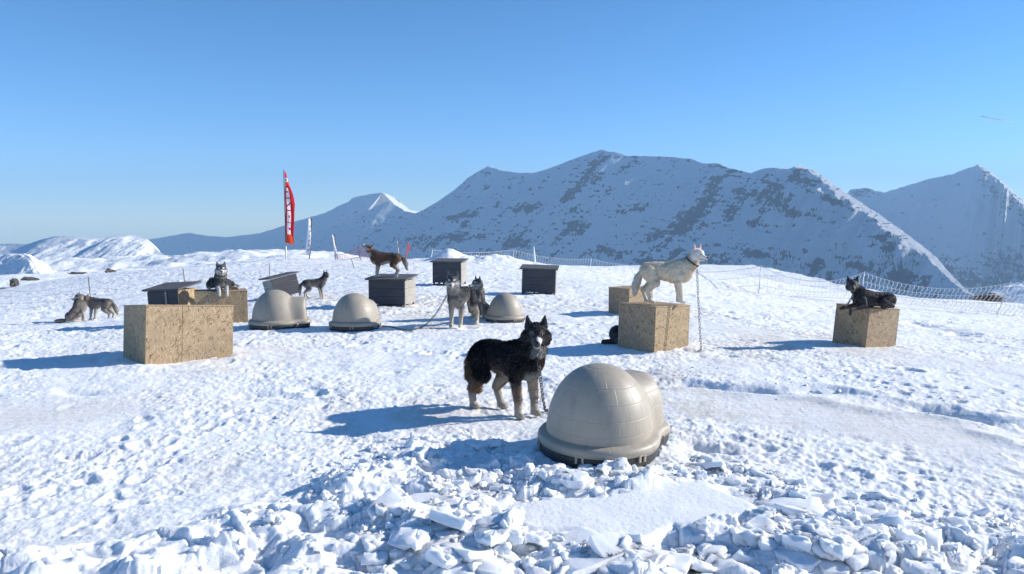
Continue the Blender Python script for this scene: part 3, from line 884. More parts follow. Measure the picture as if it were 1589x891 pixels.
def apply_mods(o, name):
    dg = bpy.context.evaluated_depsgraph_get()
    me = bpy.data.meshes.new_from_object(o.evaluated_get(dg))
    me.name = name
    old = o.data
    bpy.data.objects.remove(o)
    bpy.data.meshes.remove(old)
    return me
def tmp_obj(me):
    o = bpy.data.objects.new('tmp', me); COL.objects.link(o); return o
def box_uv(me, off=(0, 0)):
    uv = me.uv_layers.new(name='UVMap')
    for p in me.polygons:
        n = p.normal
        ax = max(range(3), key=lambda i: abs(n[i]))
        for li in p.loop_indices:
            c = me.vertices[me.loops[li].vertex_index].co
            a, b = [(c.y, c.z), (c.x, c.z), (c.x, c.y)][ax]
            uv.data[li].uv = (a + off[0] + ax * 3.3, b + off[1])

# ------------------------------------------------------------------ igloo-shaped kennels
def igloo_shell():
    Rb, H, hv, wv, L = .362, .500, .380, .255, .485
    nth, nz = 144, 64
    th = np.linspace(0, 2 * math.pi, nth, endpoint=False)
    zs = H * (1 - (1 - np.linspace(0, 1, nz)) ** 1.7)
    def radius(z, grow=0.0, theta=th):
        rd = Rb * max(0.0, 1 - (z / H) ** 2.25) ** (1 / 2.1) + 0.0
        r = np.full(theta.shape, rd)
        if z < hv:
            w = wv * max(0.0, 1 - (z / hv) ** 3.2) ** (1 / 2.6)
            l = (L - .05 * z)
            c = np.cos(theta); s_ = np.abs(np.sin(theta))
            rv = np.where(c > 0.02, ((np.maximum(c, 1e-6) / l) ** 9 + (s_ / max(w, 1e-4)) ** 9) ** (-1 / 9), 0)
            r = (r ** 13 + np.maximum(rv, 1e-4) ** 13) ** (1 / 13)
        return r + grow
    bm = bmesh.new()
    rings = []
    for z in zs[:-1]:
        r = radius(z)
        rings.append([bm.verts.new((r[k] * math.cos(th[k]), r[k] * math.sin(th[k]), z + .07)) for k in range(nth)])
    top = bm.verts.new((0, 0, H + .07)); bot = bm.verts.new((0, 0, .07))
    for a, b in zip(rings, rings[1:]):
        for k in range(nth): bm.faces.new((a[k], a[(k + 1) % nth], b[(k + 1) % nth], b[k]))
    for k in range(nth):
        bm.faces.new((rings[-1][k], rings[-1][(k + 1) % nth], top)); bm.faces.new((rings[0][(k + 1) % nth], rings[0][k], bot))
    shell = from_bm(bm, 'shell')
    # doorway cut through the porch
    bm = bmesh.new()
    w, hh = .145, .33
    arch = [(-w, .09), (w, .09)] + [(w * math.cos(a), .09 + (hh - w * 1.0) + (w * 1.15) * math.sin(a)) for a in np.linspace(0, math.pi, 14)]
    a_ = [bm.verts.new((.02, y, z)) for y, z in arch]; b_ = [bm.verts.new((.8, y, z)) for y, z in arch]
    for k in range(len(arch)): bm.faces.new((a_[k], a_[(k + 1) % len(arch)], b_[(k + 1) % len(arch)], b_[k]))
    bm.faces.new(a_); bm.faces.new(b_[::-1])
    cut = from_bm(bm, 'cut')
    so = tmp_obj(shell); co = tmp_obj(cut)
    m = so.modifiers.new('b', 'BOOLEAN'); m.operation = 'DIFFERENCE'; m.object = co; m.solver = 'EXACT'
    me = apply_mods(so, 'igloo_dome')
    bpy.data.objects.remove(co)
    me.polygons.foreach_set('use_smooth', [True] * len(me.polygons))
    try: me.set_sharp_from_angle(angle=R(38))
    except Exception: pass
    # flange and pan: profiles swept along the outline
    def sweep(prof, name):
        bm = bmesh.new(); r0 = radius(0.0)
        rr = []
        for g, z in prof:
            rr.append([bm.verts.new(((r0[k] + g) * math.cos(th[k]), (r0[k] + g) * math.sin(th[k]), z)) for k in range(nth)])
        for q in range(len(prof)):
            a, b = rr[q], rr[(q + 1) % len(prof)]
            for k in range(nth): bm.faces.new((a[k], a[(k + 1) % nth], b[(k + 1) % nth], b[k]))
        return from_bm(bm, name, True)
    rim = sweep([(-.02, .118), (.004, .112), (.024, .104), (.042, .099), (.054, .085), (.058, .066), (.055, .048), (.048, .040), (-.02, .040)], 'rim')
    pan = sweep([(-.03, .0395), (.046, .0395), (.050, .030), (.044, -.02), (.022, -.05), (-.03, -.05)], 'pan')
    clips = []
    for a in np.linspace(0, 2 * math.pi, 7)[:-1] + .35:
        r = float(radius(0, 0, np.array([a]))[0])
        M = Matrix.Rotation(a, 4, 'Z') @ Matrix.Translation((r + .054, 0, .045))
        bm = bmesh.new()
        outline = [(-.03, .012), (.03, .012), (.03, -.04), (.014, -.04), (.014, 0), (-.014, 0), (-.014, -.04), (-.03, -.04)]
        q = [[bm.verts.new(M @ Vector((x, yy, zz))) for yy, zz in outline] for x in (-.004, .006)]
        bm.faces.new(q[0]); bm.faces.new(q[1][::-1])
        for k in range(8): bm.faces.new((q[0][k], q[1][k], q[1][(k + 1) % 8], q[0][(k + 1) % 8]))
        clips.append(from_bm(bm, 'clip'))
    return me, rim, pan, clips
IG = igloo_shell()
for m_, mt in zip(list(IG[:3]) + IG[3], [M_IGLOO, M_IGLOO, M_DARKPLASTIC] + [M_IGLOO] * 6): m_.materials.append(mt)
def igloo(spot, yaw, sc, label, tilt=(0, 0), lift=0.0):
    p = SPOT[spot]
    zz = surf_z(p.x, p.y)
    root = empty('igloo_kennel', (p.x, p.y, p.z + lift), rot=(R(tilt[0]), R(tilt[1]), R(yaw)), label=label, cat='dog house', group='igloo shaped plastic dog houses')
    root.scale = (sc, sc, sc)
    for nm, me in zip(['dome', 'rim', 'base_pan'] + ['clip'] * 6, list(IG[:3]) + IG[3]):
        link(nm, me, None, root)
    return root
igloo('igloo_main', 47, 1.0, 'big beige igloo dog house with block pattern, nearest, beside the black dog', (3, -2), .07)
igloo('igloo_a', 14, .96, 'beige igloo dog house with porch side on, below the tipped grey kennel', (0, 0), .03)
igloo('igloo_b', 75, .90, 'rounded beige igloo dog house with a chain lying from its base', (0, 2), .03)
igloo('igloo_c', 100, .76, 'small smooth beige igloo dog house beside the two grey dogs', (0, 0), .03)

# ------------------------------------------------------------------ chipboard boxes
M_OSB = [mat_osb('chipboard', 1, 1.0), mat_osb('chipboard_pale', 2, 1.05), mat_osb('chipboard_old', 3, .92)]
def corner_box(P0, w, dp, h, yaw, label, mi=0, tilt=(0, 0), sink=.05, split=None):
    """a box whose near corner stands at P0; its right face runs along yaw, its left face goes back"""
    root = empty('wooden_box', (P0.x, P0.y, P0.z), rot=Euler((R(tilt[0]), R(tilt[1]), 0)).to_matrix().to_4x4().__matmul__(Matrix.Rotation(R(yaw), 4, 'Z')).to_euler(),
                 label=label, cat='box', group='chipboard dog boxes')
    t = .016
    H = h + sink
    def panel(name, lo, hi, k):
        bm = bmesh.new(); box(bm, lo, hi); bevel_all(bm, .0025, 1)
        me = from_bm(bm, name); box_uv(me, (k * 1.37 + mi * 2.1, k * .61))
        return link(name, me, M_OSB[(mi + (k == 2)) % 3], root)
    z0, z1 = -sink, h - t
    if split:
        panel('side_panel', (0, 0, z0), (w * split - .0015, t, z1), 0)
        panel('side_panel', (w * split + .0015, 0.001, z0), (w, t, z1), 5)
    else:
        panel('side_panel', (0, 0, z0), (w, t, z1), 0)
    panel('side_panel', (0, dp - t, z0), (w, dp, z1), 1)
    panel('side_panel', (0, t, z0), (t, dp - t, z1), 2)
    panel('side_panel', (w - t, t, z0), (w, dp - t, z1), 3)
    panel('lid', (-.004, -.004, z1 + .001), (w + .004, dp + .004, h), 4)
    return root
BX = {}
BX['left'] = corner_box(G(225, 569), 1.0, .80, .69, 42, 'long two panel chipboard box, biggest box, in the snow left of the igloos', 0, (-6.5, 0), .12, split=.40)
BX['white'] = corner_box(G(1015, 549), .67, .60, .575, 40, 'chipboard box with a white dog standing on top', 1, (-1, 1.5), .07)
BX['right'] = corner_box(G(1343, 539), .64, .52, .52, 30, 'chipboard box with a black dog lying on top', 2, (0, 4.5), .07)
BX['mid'] = corner_box(at(303, 499, 12.6), .80, .50, .47, 21, 'chipboard box with a grey and white husky lying on top', 0, (0, 0), .12)
BX['back'] = corner_box(at(976, 489, 13.7), .60, .50, .455, 38, 'low chipboard box standing behind the white dog', 1, (0, 0), .12)

# ------------------------------------------------------------------ grey board kennels
def kennel(P0, w, dp, h, yaw, label, roll=0, side=None, leg=.05, slope=.05, post=False):
    """P0: near corner between the dark front and the right-hand side"""
    root = empty('board_kennel', (P0.x, P0.y, P0.z), rot=(Matrix.Rotation(R(roll), 4, 'Y') @ Matrix.Rotation(R(yaw), 4, 'Z')).to_euler(),
                 label=label, cat='kennel', group='grey board kennels')
    t = .02
    def part(name, mat, *boxes, bev=.002):
        bm = bmesh.new()
        for lo, hi in boxes: box(bm, lo, hi)
        if bev: bevel_all(bm, bev, 1)
        me = from_bm(bm, name)
        if mat in M_OSB: box_uv(me, (2.2, .3))
        return link(name, me, mat, root)
    nb = 3
    bh = (h - leg) / nb
    part('front_panel', M_KENNEL, *[((-w, 0.001 * (k % 2), leg + k * bh), (-t, t, leg + (k + 1) * bh - .003)) for k in range(nb)])
    part('back_panel', M_KENNEL, *[((-w, dp - t, leg + k * bh), (-t, dp, leg + (k + 1) * bh - .003)) for k in range(nb)])
    sm = side or M_KENNEL_SIDE
    part('side_panel', sm, *([((-t + .001, 0, leg), (0, dp, h))] if side else [((-t + .001, 0, leg + k * bh), (0.001 * (k % 2), dp, leg + (k + 1) * bh - .003)) for k in range(nb)]))
    part('side_panel', M_KENNEL_SIDE, *[((-w - .001, t + .001, leg + k * bh), (-w + t, dp - t - .001, leg + (k + 1) * bh - .003)) for k in range(nb)])
    for lx, ly in ((-w + .01, .002), (-.055, .002), (-w + .01, dp - .05), (-.055, dp - .05), (-w * .66, .03)):
        part('leg', M_TIMBER if lx > -w * .5 else M_KENNEL, ((lx, ly, -.08), (lx + .045, ly + .045, leg - .002)))
    if post: part('corner_post', M_TIMBER, ((-w * .42, -.022, 0), (-w * .42 + .03, -.003, h - .01)))
    # lid: slopes down to the front, overhanging
    bm = bmesh.new()
    o = .055
    vs = box(bm, (-w - o, -o, h + .004), (o * .7, dp + o, h + .034))
    for v in bm.verts: v.co.z += (v.co.y + o) / (dp + 2 * o) * slope
    bevel_all(bm, .004, 1)
    rf = link('roof', from_bm(bm, 'roof'), M_ROOF, root)
    return root
KN = {}
KN['howl'] = kennel(G(629, 477), .73, .60, .50, -12, 'grey board kennel with a brown dog howling on top', side=None)
KN['back'] = kennel(G(716, 443), .75, .58, .57, -10, 'grey board kennel behind the two grey dogs, below a snow mound', leg=.06)
KN['far'] = kennel(G(862, 457), .75, .55, .53, -6, 'grey board kennel sunk in the snow, with a white stake behind it', roll=1.5, leg=.03)
p = G(441, 463); p.z += .02
KN['tipped'] = kennel(Vector((p.x + .33, p.y + .30, p.z + .05)), .62, .58, .50, 38, 'dark grey board kennel tipped over to one side behind an igloo', roll=-14, leg=.05)
KN['hidden'] = kennel(at(281, 500, 12.9), .58, .55, .52, -12, 'grey board kennel with one chipboard side, mostly behind the long box', roll=-3, side=M_OSB[1], post=True, slope=.07)

# ------------------------------------------------------------------ flags
def feather_flag():
    base = at(444, 401, 35.8)
    root = empty('banner_flag', base, label='tall red flag with white markings on a thin pole', cat='flag')
    H = 3.95
    bm = bmesh.new(); tube(bm, [(0, 0, -.4), (0, 0, H * .5), (-.02, 0, H)], [.028, .022, .014], 8)
    link('pole', from_bm(bm, 'pole', True), M_POLE_D, root)
    bm = bmesh.new(); tube(bm, [(0, 0, -.42), (0, 0, .72)], .034, 8)
    link('pole_sleeve', from_bm(bm, 'pole_sleeve', True), M_POLE_W, root)
    nu, nv = 44, 170
    u = np.linspace(0, 1, nu); v = np.linspace(0, 1, nv)
    V, U = np.meshgrid(v, u, indexing='ij')
    z = .70 + V * (H - .78)
    wid = np.interp(V, [0, .05, .3, .55, .7, .85, 1], [.36, .38, .40, .42, .32, .16, .02])
    x = .02 + U * wid * (1 - .05 * np.sin(V * 7)) - .10 * (1 - V) * 0
    y = .10 * np.sin(U * 5.2 + V * 2.0) * U + .03 * np.sin(V * 17 + U * 3)
    z = z - .10 * U * (1 - V)
    red = np.array([.62, .035, .045]); org = np.array([.72, .09, .04]); wh = np.array([.85, .85, .85]); dk = np.array([.10, .10, .25])
    c = np.where(((V < .12) | ((V > .80) & (V < .86)))[..., None], org, red)
    # four tall white characters stacked up the middle, and a small emblem above them
    for k, (a, b) in enumerate(((.13, .285), (.30, .455), (.47, .625), (.64, .77))):
        vv = (V - a) / (b - a); uu = (U - .16) / .44
        inside = (vv > 0) & (vv < 1) & (uu > 0) & (uu < 1)
        gap = [(np.abs(vv - .5) < .10) & (uu > .35), (np.hypot((vv - .5) * 1.6, uu - .5) < .20), (np.abs(vv - .33 - .3 * uu) < .08), (np.abs(vv - .62) < .09) & (uu < .6)][k]
        c = np.where((inside & ~gap)[..., None], wh, c)
    em = np.hypot((V - .885) / .022, (U - .5) / .34)
    c = np.where((em < 1)[..., None], dk, c); c = np.where(((em > 1) & (em < 1.5))[..., None], wh, c)
    me = np_mesh('banner', np.stack([x.ravel(), y.ravel(), z.ravel()], 1), grid_faces(nv, nu))
    add_col(me, c.reshape(-1, 3))
    link('banner', me, M_FLAG, root)
feather_flag()
def white_banner(px, py, d, H, w, lean, label, seed, slim=1.0):
    base = at(px, py, d)
    root = empty('banner_flag', base, rot=(Matrix.Rotation(R(lean), 4, 'Y') @ Matrix.Rotation(R(42), 4, 'Z')).to_euler(), label=label, cat='flag', group='white banners along the crest')
    bm = bmesh.new(); tube(bm, [(0, 0, -.35), (0, 0, H * .97)], .022, 8)
    link('pole', from_bm(bm, 'pole', True), M_POLE_D, root)
    nu, nv = 20, 90
    u = np.linspace(0, 1, nu); v = np.linspace(0, 1, nv)
    V, U = np.meshgrid(v, u, indexing='ij')
    wid = w * np.minimum(1, np.sqrt(np.clip(1 - ((V - .90) / .10).clip(0, 1) ** 2, 0.02, 1)))
    x = .02 + (U * wid - w) * 1.0
    y = .05 * np.sin(U * 3 + V * 4 + seed)
    z = .10 + V * (H - .12)
    c = np.broadcast_to(np.array([.82, .83, .86]), V.shape + (3,)).copy()
    for k in range(6):
        a = .10 + k * .125
        vv = (V - a) / .09; uu = (U - .3) / .45
        m = (vv > 0) & (vv < 1) & (uu > 0) & (uu < 1) & ((np.abs(vv - uu * (1 if (k + seed) % 2 else -1) - (0 if (k + seed) % 2 else 1)) < .16) | (np.abs(vv - .5) < .08))
        c = np.where(m[..., None], np.array([.25, .24, .30]), c)
    c = np.where((U > .88)[..., None], np.array([.05, .05, .06]), c)
    me = np_mesh('banner', np.stack([x.ravel(), y.ravel(), z.ravel()], 1), grid_faces(nv, nu))
    add_col(me, c.reshape(-1, 3))
    so = tmp_obj(me)
    link('banner', me, M_FLAG, root); bpy.data.objects.remove(so)
white_banner(480, 400, 35.8, 1.80, .20, 5, 'tallest white banner with dark marks and a dark edge, beside the red flag', 1)
white_banner(524, 404, 35.8, 1.22, .15, -6, 'short white banner with faint marks, right of the tallest white banner', 2)
white_banner(621, 405, 36.5, .92, .10, -4, 'smallest white banner, behind the howling dog\'s tail', 3)

def stake():
    b = at(830, 414, 34)
    root = bpy.data.objects
    bm = bmesh.new()
    tube(bm, [(0, 0, -.3), (-.01, 0, .3), (-.06, 0, .86)], [.055, .048, .030], 10)
    o = link('stake', from_bm(bm, 'stake', True), M_POLE_W, label='thick white stake leaning on the snow crest behind a kennel', cat='stake')
    o.location = b
stake()

# ------------------------------------------------------------------ net fences
def fence(name, poles, label, sags, cord, top_cord=None, pole_mat=None, pole_r=.016, cord_r=.006, step=.16, rows=3, extend_bottom=.08, group=None, no_net=(), cat='net fence'):
    """poles: (px_top, py_top, px_base, py_base, d)"""
    P = [(at(a, b, d), at(c, e, d)) for a, b, c, e, d in poles]
    org = P[0][1].copy()
    root = empty(name, org, label=label, cat=cat, group=group)
    for t, b in P:
        bm = bmesh.new(); dn = (b - t).normalized()
        tube(bm, [b + dn * .25 - org, t - org - dn * .03], [pole_r, pole_r * .8], 6)
        link('pole', from_bm(bm, 'pole', True), pole_mat or M_POLE_W, root)
    bm = bmesh.new(); bt = bmesh.new()
    r = random.Random(len(poles) * 7 + int(poles[0][0]))
    for i in range(len(P) - 1):
        if i in no_net: continue
        (t0, b0), (t1, b1) = P[i], P[i + 1]
        n = max(4, int((t1 - t0).length / step))
        sag = sags[i]
        def top(f): return t0.lerp(t1, f) - Vector((0, 0, sag * 4 * f * (1 - f))) - org
        def bot(f):
            q = b0.lerp(b1, f); q.z = min(q.z + extend_bottom, (top(f) + org).z - .25)
            return q - org
        m = 24
        tube(bt, [top(k / m) for k in range(m + 1)], cord_r * 1.7, 4, False)
        for j in range(1, rows + 1):
            g = j / rows
            tube(bm, [top(k / m).lerp(bot(k / m), g) + Vector((0, 0, r.uniform(-.008, .008))) for k in range(m + 1)], cord_r, 3, False)
        for k in range(n + 1):
            f = k / n
            a, b = top(f), bot(f)
            ph = r.uniform(-.4, .4)
            pts = [a.lerp(b, q / 10) + Vector((.030 * math.sin(q * 1.9 + ph), .02 * math.cos(q * 1.3), 0)) for q in range(11)]
            tube(bm, pts, cord_r, 3, False)
    link('net', from_bm(bm, 'net', True), cord, root)
    link('top_cord', from_bm(bt, 'top_cord', True), top_cord or cord, root)
    return root
fence('net_fence', [(671, 388, 664, 440, 36.5), (797, 388, 795, 430, 38), (917, 402, 915, 440, 38), (1040, 416, 1040, 460, 37), (1181, 413, 1177, 461, 27), (1341, 423, 1336, 468, 26.5), (1568, 439, 1546, 491, 24.5), (1790, 460, 1770, 515, 24)],
      'long pale safety net sagging between thin poles along the edge of the slope', [.12, .16, .10, .20, .40, .34, .30], M_ROPE, M_ROPE, cord_r=.0080, step=.125)
fence('low_net_fence', [(-130, 446, -128, 500, 20), (-40, 440, -39, 490, 20.5), (137, 431, 142, 477, 21), (284, 418, 288, 449, 23), (418, 410, 419, 433, 26), (545, 402, 552, 424, 28), (642, 409, 642, 428, 30)],
      'thin grey net fence on dark poles behind the dogs and the long box', [.28, .28, .30, .22, .12, .10], M_ROPE_G, M_ROPE_G, M_POLE_D, .013, .0022, .20, 3, no_net=())
fence('orange_net_fence', [(520, 396, 521, 408, 35), (556, 383, 560, 408, 34.5), (592, 392, 594, 408, 35)],
      'low pink net fence on the crest, behind the howling dog\'s head', [.10, .12], M_ROPE_R, M_ROPE_R, M_POLE_D, .014, .006, .12, 5, extend_bottom=.0)
fence('orange_net_fence', [(633, 377, 628, 412, 33), (637, 384, 622, 412, 33.2)],
      'bunched up pink net on a pole, behind the howling dog\'s tail', [.0], M_ROPE_R, M_ROPE_R, M_ROPE_R, .012, .006, .03, 6, extend_bottom=.0)

# rocks showing through the snow
def rock(px, py, d, sx, sz, label, seed):
    p = at(px, py, d)
    bm = bmesh.new(); bmesh.ops.create_icosphere(bm, subdivisions=4, radius=1)
    for v in bm.verts:
        n = float(fbm(np.array([v.co.x * 1.3 + seed]), np.array([v.co.y * 1.3 + v.co.z * 1.7]), seed, 4)[0])
        v.co *= 1 + .75 * n
        v.co.x *= sx; v.co.y *= sx * .8; v.co.z *= sz
    o = link('rock', from_bm(bm, 'rock'), M_ROCK, label=label, cat='rock', group='rocks beyond the snow field')
    o.location = p
    return o
rock(172, 425, 60, .42, .30, 'dark rock standing alone in the snow under the sunlit hill', 3)
rock(22, 440, 75, .38, .45, 'pointed dark rock at the far left edge of the snow field', 5)
rock(46, 433, 78, .8, .16, 'flat brown rock beside the pointed dark rock', 7)
rock(14, 449, 70, .8, .14, 'low dark rock in shade below the pointed rock', 9)
rock(120, 424, 90, .9, .12, 'thin flat rock ledge left of the lone dark rock', 11)
rock(706, 398, 33.2, .16, .10, 'small dark stones in the flank of the snow mound', 13)

def snow_bank():
    p = at(1592, 470, 46)
    bm = bmesh.new(); bmesh.ops.create_icosphere(bm, subdivisions=6, radius=1)
    vs = np.array([v.co[:] for v in bm.verts])
    n = fbm(vs[:, 0] * 1.6 + 3, vs[:, 1] * 1.6 + vs[:, 2], 33, 4)
    for v, k in zip(bm.verts, n):
        v.co *= 1 + .22 * k
        v.co.x *= 2.1; v.co.y *= 1.6; v.co.z *= 1.15
    me = from_bm(bm, 'snow_bank', True)
    add_attr(me, 'rock', np.zeros(len(me.vertices)))
    o = link('snow_bank', me, M_CHUNK, kind='structure'); o.location = p
snow_bank()
rock(1534, 464, 44.3, .75, .26, 'dark rocks at the foot of a snow bank behind the net, far right', 15)

def contrail():
    a = at(1521, 180, 13000); b = at(1573, 190, 13000)
    bm = bmesh.new()
    tube(bm, [Vector((0, 0, 0)), (b - a) * .25, (b - a) * .6, b - a], [4, 9, 10, 3], 8)
    t = NT('ice_trail'); t.t.nodes.remove(t.p)
    df = t.n('BsdfDiffuse'); df.inputs['Color'].default_value = (.95, .95, .95, 1)
    tr = t.n('BsdfTranslucent'); tr.inputs['Color'].default_value = (.98, .98, .98, 1)
    mx = t.n('MixShader'); mx.inputs[0].default_value = .65
    t.l(df.outputs[0], mx.inputs[1]); t.l(tr.outputs[0], mx.inputs[2]); t.l(mx.outputs[0], t.out.inputs[0]); m = t.m
    o = link('contrail', from_bm(bm, 'contrail', True), m, label='short white vapour trail high in the blue sky', cat='vapour trail')
    o.location = a
contrail()

# ------------------------------------------------------------------ dogs
def cone_cap(bm, p0, r0, p1, r1, seg=14, squash=None):
    """closed tapered capsule; squash = (axis vector, factor) flattens it about its middle line"""
    p0 = Vector(p0); p1 = Vector(p1)
    ax = p1 - p0; L = ax.length
    ax = ax.normalized() if L > 1e-6 else Vector((0, 0, 1))
    a = ax.orthogonal().normalized(); b = ax.cross(a)
    rings = []
    prof = [(-math.cos(t) * r0, math.sin(t) * r0) for t in np.linspace(0, math.pi / 2, 5)[1:]] + [(L + math.sin(t) * r1, math.cos(t) * r1) for t in np.linspace(0, math.pi / 2, 5)[:-1]]
    def put(v):
        if squash:
            d, f = squash
            rel = v - p0
            k = rel.dot(d) - (ax * rel.dot(ax)).dot(d)
            v = v + d * (k * (f - 1))
        return bm.verts.new(v)
    for h, r in prof:
        rings.append([put(p0 + ax * h + (a * math.cos(q * 2 * math.pi / seg) + b * math.sin(q * 2 * math.pi / seg)) * r) for q in range(seg)])
    e0 = put(p0 - ax * r0); e1 = put(p1 + ax * r1)
    for q, w in zip(rings, rings[1:]):
        for k in range(seg): bm.faces.new((q[k], q[(k + 1) % seg], w[(k + 1) % seg], w[k]))
    for k in range(seg):
        bm.faces.new((rings[0][(k + 1) % seg], rings[0][k], e0)); bm.faces.new((rings[-1][k], rings[-1][(k + 1) % seg], e1))

def stand_pose(**k):
    J = dict(chest=(.17, 0, .455), chest_r=(.115, .165), belly=(-.02, 0, .475), loin=(-.20, 0, .495), rump=(-.30, 0, .49),
             withers=(.16, 0, .555), neck=(.30, 0, .60), head=(.42, 0, .73), hf=(1, 0, -.12), hu=(0, 0, 1),
             fl=[(.20, .085, .43), (.165, .095, .325), (.20, .095, .15), (.205, .095, .045), (.25, .095, .02)],
             fr=[(.20, -.085, .43), (.165, -.095, .325), (.20, -.095, .15), (.205, -.095, .045), (.25, -.095, .02)],
             hl=[(-.27, .08, .46), (-.20, .10, .32), (-.36, .095, .19), (-.335, .095, .045), (-.29, .095, .02)],
             hr=[(-.27, -.08, .46), (-.20, -.10, .32), (-.36, -.095, .19), (-.335, -.095, .045), (-.29, -.095, .02)],
             tail=[(-.38, 0, .50), (-.45, 0, .42), (-.475, 0, .31), (-.47, 0, .20)])
    J.update(k); return J
def sit_pose(**k):
    J = dict(chest=(.10, 0, .40), chest_r=(.11, .15), belly=(-.01, 0, .29), loin=(-.10, 0, .21), rump=(-.17, 0, .13),
             withers=(.05, 0, .50), neck=(.12, 0, .58), head=(.20, 0, .72), hf=(1, 0, -.05), hu=(0, 0, 1),
             fl=[(.14, .08, .38), (.12, .09, .28), (.17, .085, .14), (.175, .085, .045), (.22, .085, .02)],
             fr=[(.14, -.08, .38), (.12, -.09, .28), (.17, -.085, .14), (.175, -.085, .045), (.22, -.085, .02)],
             hl=[(-.15, .09, .16), (.03, .15, .19), (-.13, .14, .05), (.02, .14, .03), (.07, .14, .02)],
             hr=[(-.15, -.09, .16), (.03, -.15, .19), (-.13, -.14, .05), (.02, -.14, .03), (.07, -.14, .02)],
             tail=[(-.26, 0, .06), (-.36, .02, .04), (-.46, .06, .04), (-.52, .12, .04)])
    J.update(k); return J
def lie_pose(**k):
    J = dict(chest=(.16, 0, .17), chest_r=(.12, .145), belly=(.0, 0, .155), loin=(-.16, 0, .145), rump=(-.27, 0, .14),
             withers=(.15, 0, .26), neck=(.26, 0, .31), head=(.34, 0, .43), hf=(1, 0, -.05), hu=(0, 0, 1),
             fl=[(.22, .09, .15), (.16, .12, .06), (.32, .10, .035), (.42, .10, .03), (.46, .10, .025)],
             fr=[(.22, -.09, .15), (.16, -.12, .06), (.32, -.10, .035), (.42, -.10, .03), (.46, -.10, .025)],
             hl=[(-.24, .10, .13), (-.08, .17, .11), (-.24, .17, .04), (-.10, .18, .03), (-.05, .18, .02)],
             hr=[(-.24, -.10, .13), (-.08, -.17, .11), (-.24, -.17, .04), (-.10, -.18, .03), (-.05, -.18, .02)],
             tail=[(-.36, 0, .10), (-.46, .03, .05), (-.55, .08, .04), (-.60, .15, .035)])
    J.update(k); return J

def dog_prims(J, fluff=1.0, slim=1.0):
    P = []   # (name, p0, r0, p1, r1, squash, in the body mesh)
    V = Vector
    ch = V(J['chest']); be = V(J['belly']); lo = V(J['loin']); ru = V(J['rump']); wi = V(J['withers']); ne = V(J['neck']); hd = V(J['head'])
    side = V((0, 1, 0))
    sq = (side, .80)
    P.append(('torso', wi.lerp(ch, .55) + V((.04, 0, -.005)), .162 * slim * fluff, be, .138 * slim, sq))
    P.append(('chest', ch + V((.05, 0, -.01)), .125 * slim * fluff, ch + V((-.08, 0, -.03)), .120 * slim, (side, .9)))
    P.append(('torso', be, .136 * slim, lo, .121 * slim, (side, .86)))
    P.append(('torso', lo, .118 * slim, ru, .112 * slim, (side, .95)))
    P.append(('neck', wi.lerp(ne, .15) + V((0, 0, -.04)), .125 * fluff * slim, ne, .105 * fluff, None))
    P.append(('neck', ch.lerp(ne, .35), .120 * fluff * slim, ne, .098 * fluff, (side, .95)))
    hf = V(J['hf']).normalized(); hu = (V(J['hu']) - hf * V(J['hu']).dot(hf)).normalized(); hs = hu.cross(hf)
    HS = J.get('head_scale', 1.14)
    def h(x, y, z): return hd + (hf * x + hs * y + hu * z) * HS
    P.append(('neck', ne, .100 * fluff, h(-.035, 0, -.015), .080 * fluff, None))
    P.append(('skull', h(-.02, 0, .005), .078 * HS, h(.025, 0, .008), .066 * HS, None))
    for s_ in (1, -1):
        P.append(('cheek', h(-.01, s_ * .045, -.03), .058 * fluff * HS, h(.045, s_ * .030, -.028), .036 * HS, None))
        P.append(('ear', h(-.018, s_ * .050, .050), .037 * HS, h(-.020, s_ * .064, .124), .012 * HS, (hf, .42)))
    P.append(('brow', h(.03, 0, .015), .052 * HS, h(.07, 0, -.008), .037 * HS, None))
    P.append(('muzzle', h(.05, 0, -.020), .044 * HS, h(.138, 0, -.030), .027 * HS, None))
    P.append(('jaw', h(.03, 0, -.05), .036 * HS, h(.115, 0, -.056), .019 * HS, None))
    for key, nm in (('fl', 'front'), ('fr', 'front'), ('hl', 'hind'), ('hr', 'hind')):
        q = [V(a) for a in J[key]]
        if nm == 'front': rr = [.082, .052, .034, .0300, .032, .026]
        else: rr = [.118, .074, .034, .0290, .032, .026]
        rr = [a * (slim if i < 2 else 1) for i, a in enumerate(rr)]
        P.append((nm + '_upper', q[0], rr[0], q[1], rr[1], (side, .72) if abs(q[0].y) > .05 else None))
        P.append((nm + '_mid', q[1], rr[1], q[2], rr[2], None))
        P.append((nm + '_low', q[2], rr[2], q[3], rr[3], None))
        P.append((nm + '_paw', q[3] + V((0, 0, -.008)), rr[4], q[4] + V((0, 0, .006)), rr[5], None))
    t = [V(a) for a in J['tail']]
    tr = [.034, .050, .050, .022] if fluff >= .9 else [.03, .04, .038, .015]
    for i in range(3): P.append(('tail%d' % i, t[i], tr[i], t[i + 1], tr[i + 1], None))
    return P, (hd, hf, hu, hs)

def nearest(prims, pts):
    """for each point the primitive it lies closest to and how far along it"""
    best = np.full(len(pts), 1e9); idx = np.zeros(len(pts), int); tt = np.zeros(len(pts))
    for i, (nm, p0, r0, p1, r1, sq) in enumerate(prims):
        a = np.array(p0); b = np.array(p1); d = b - a; L2 = max(1e-9, d @ d)
        t = np.clip(((pts - a) @ d) / L2, 0, 1)
        dist = np.linalg.norm(pts - a - t[:, None] * d, axis=1) - (r0 * (1 - t) + r1 * t)
        m = dist < best
        best = np.where(m, dist, best); idx = np.where(m, i, idx); tt = np.where(m, t, tt)
    return idx, tt

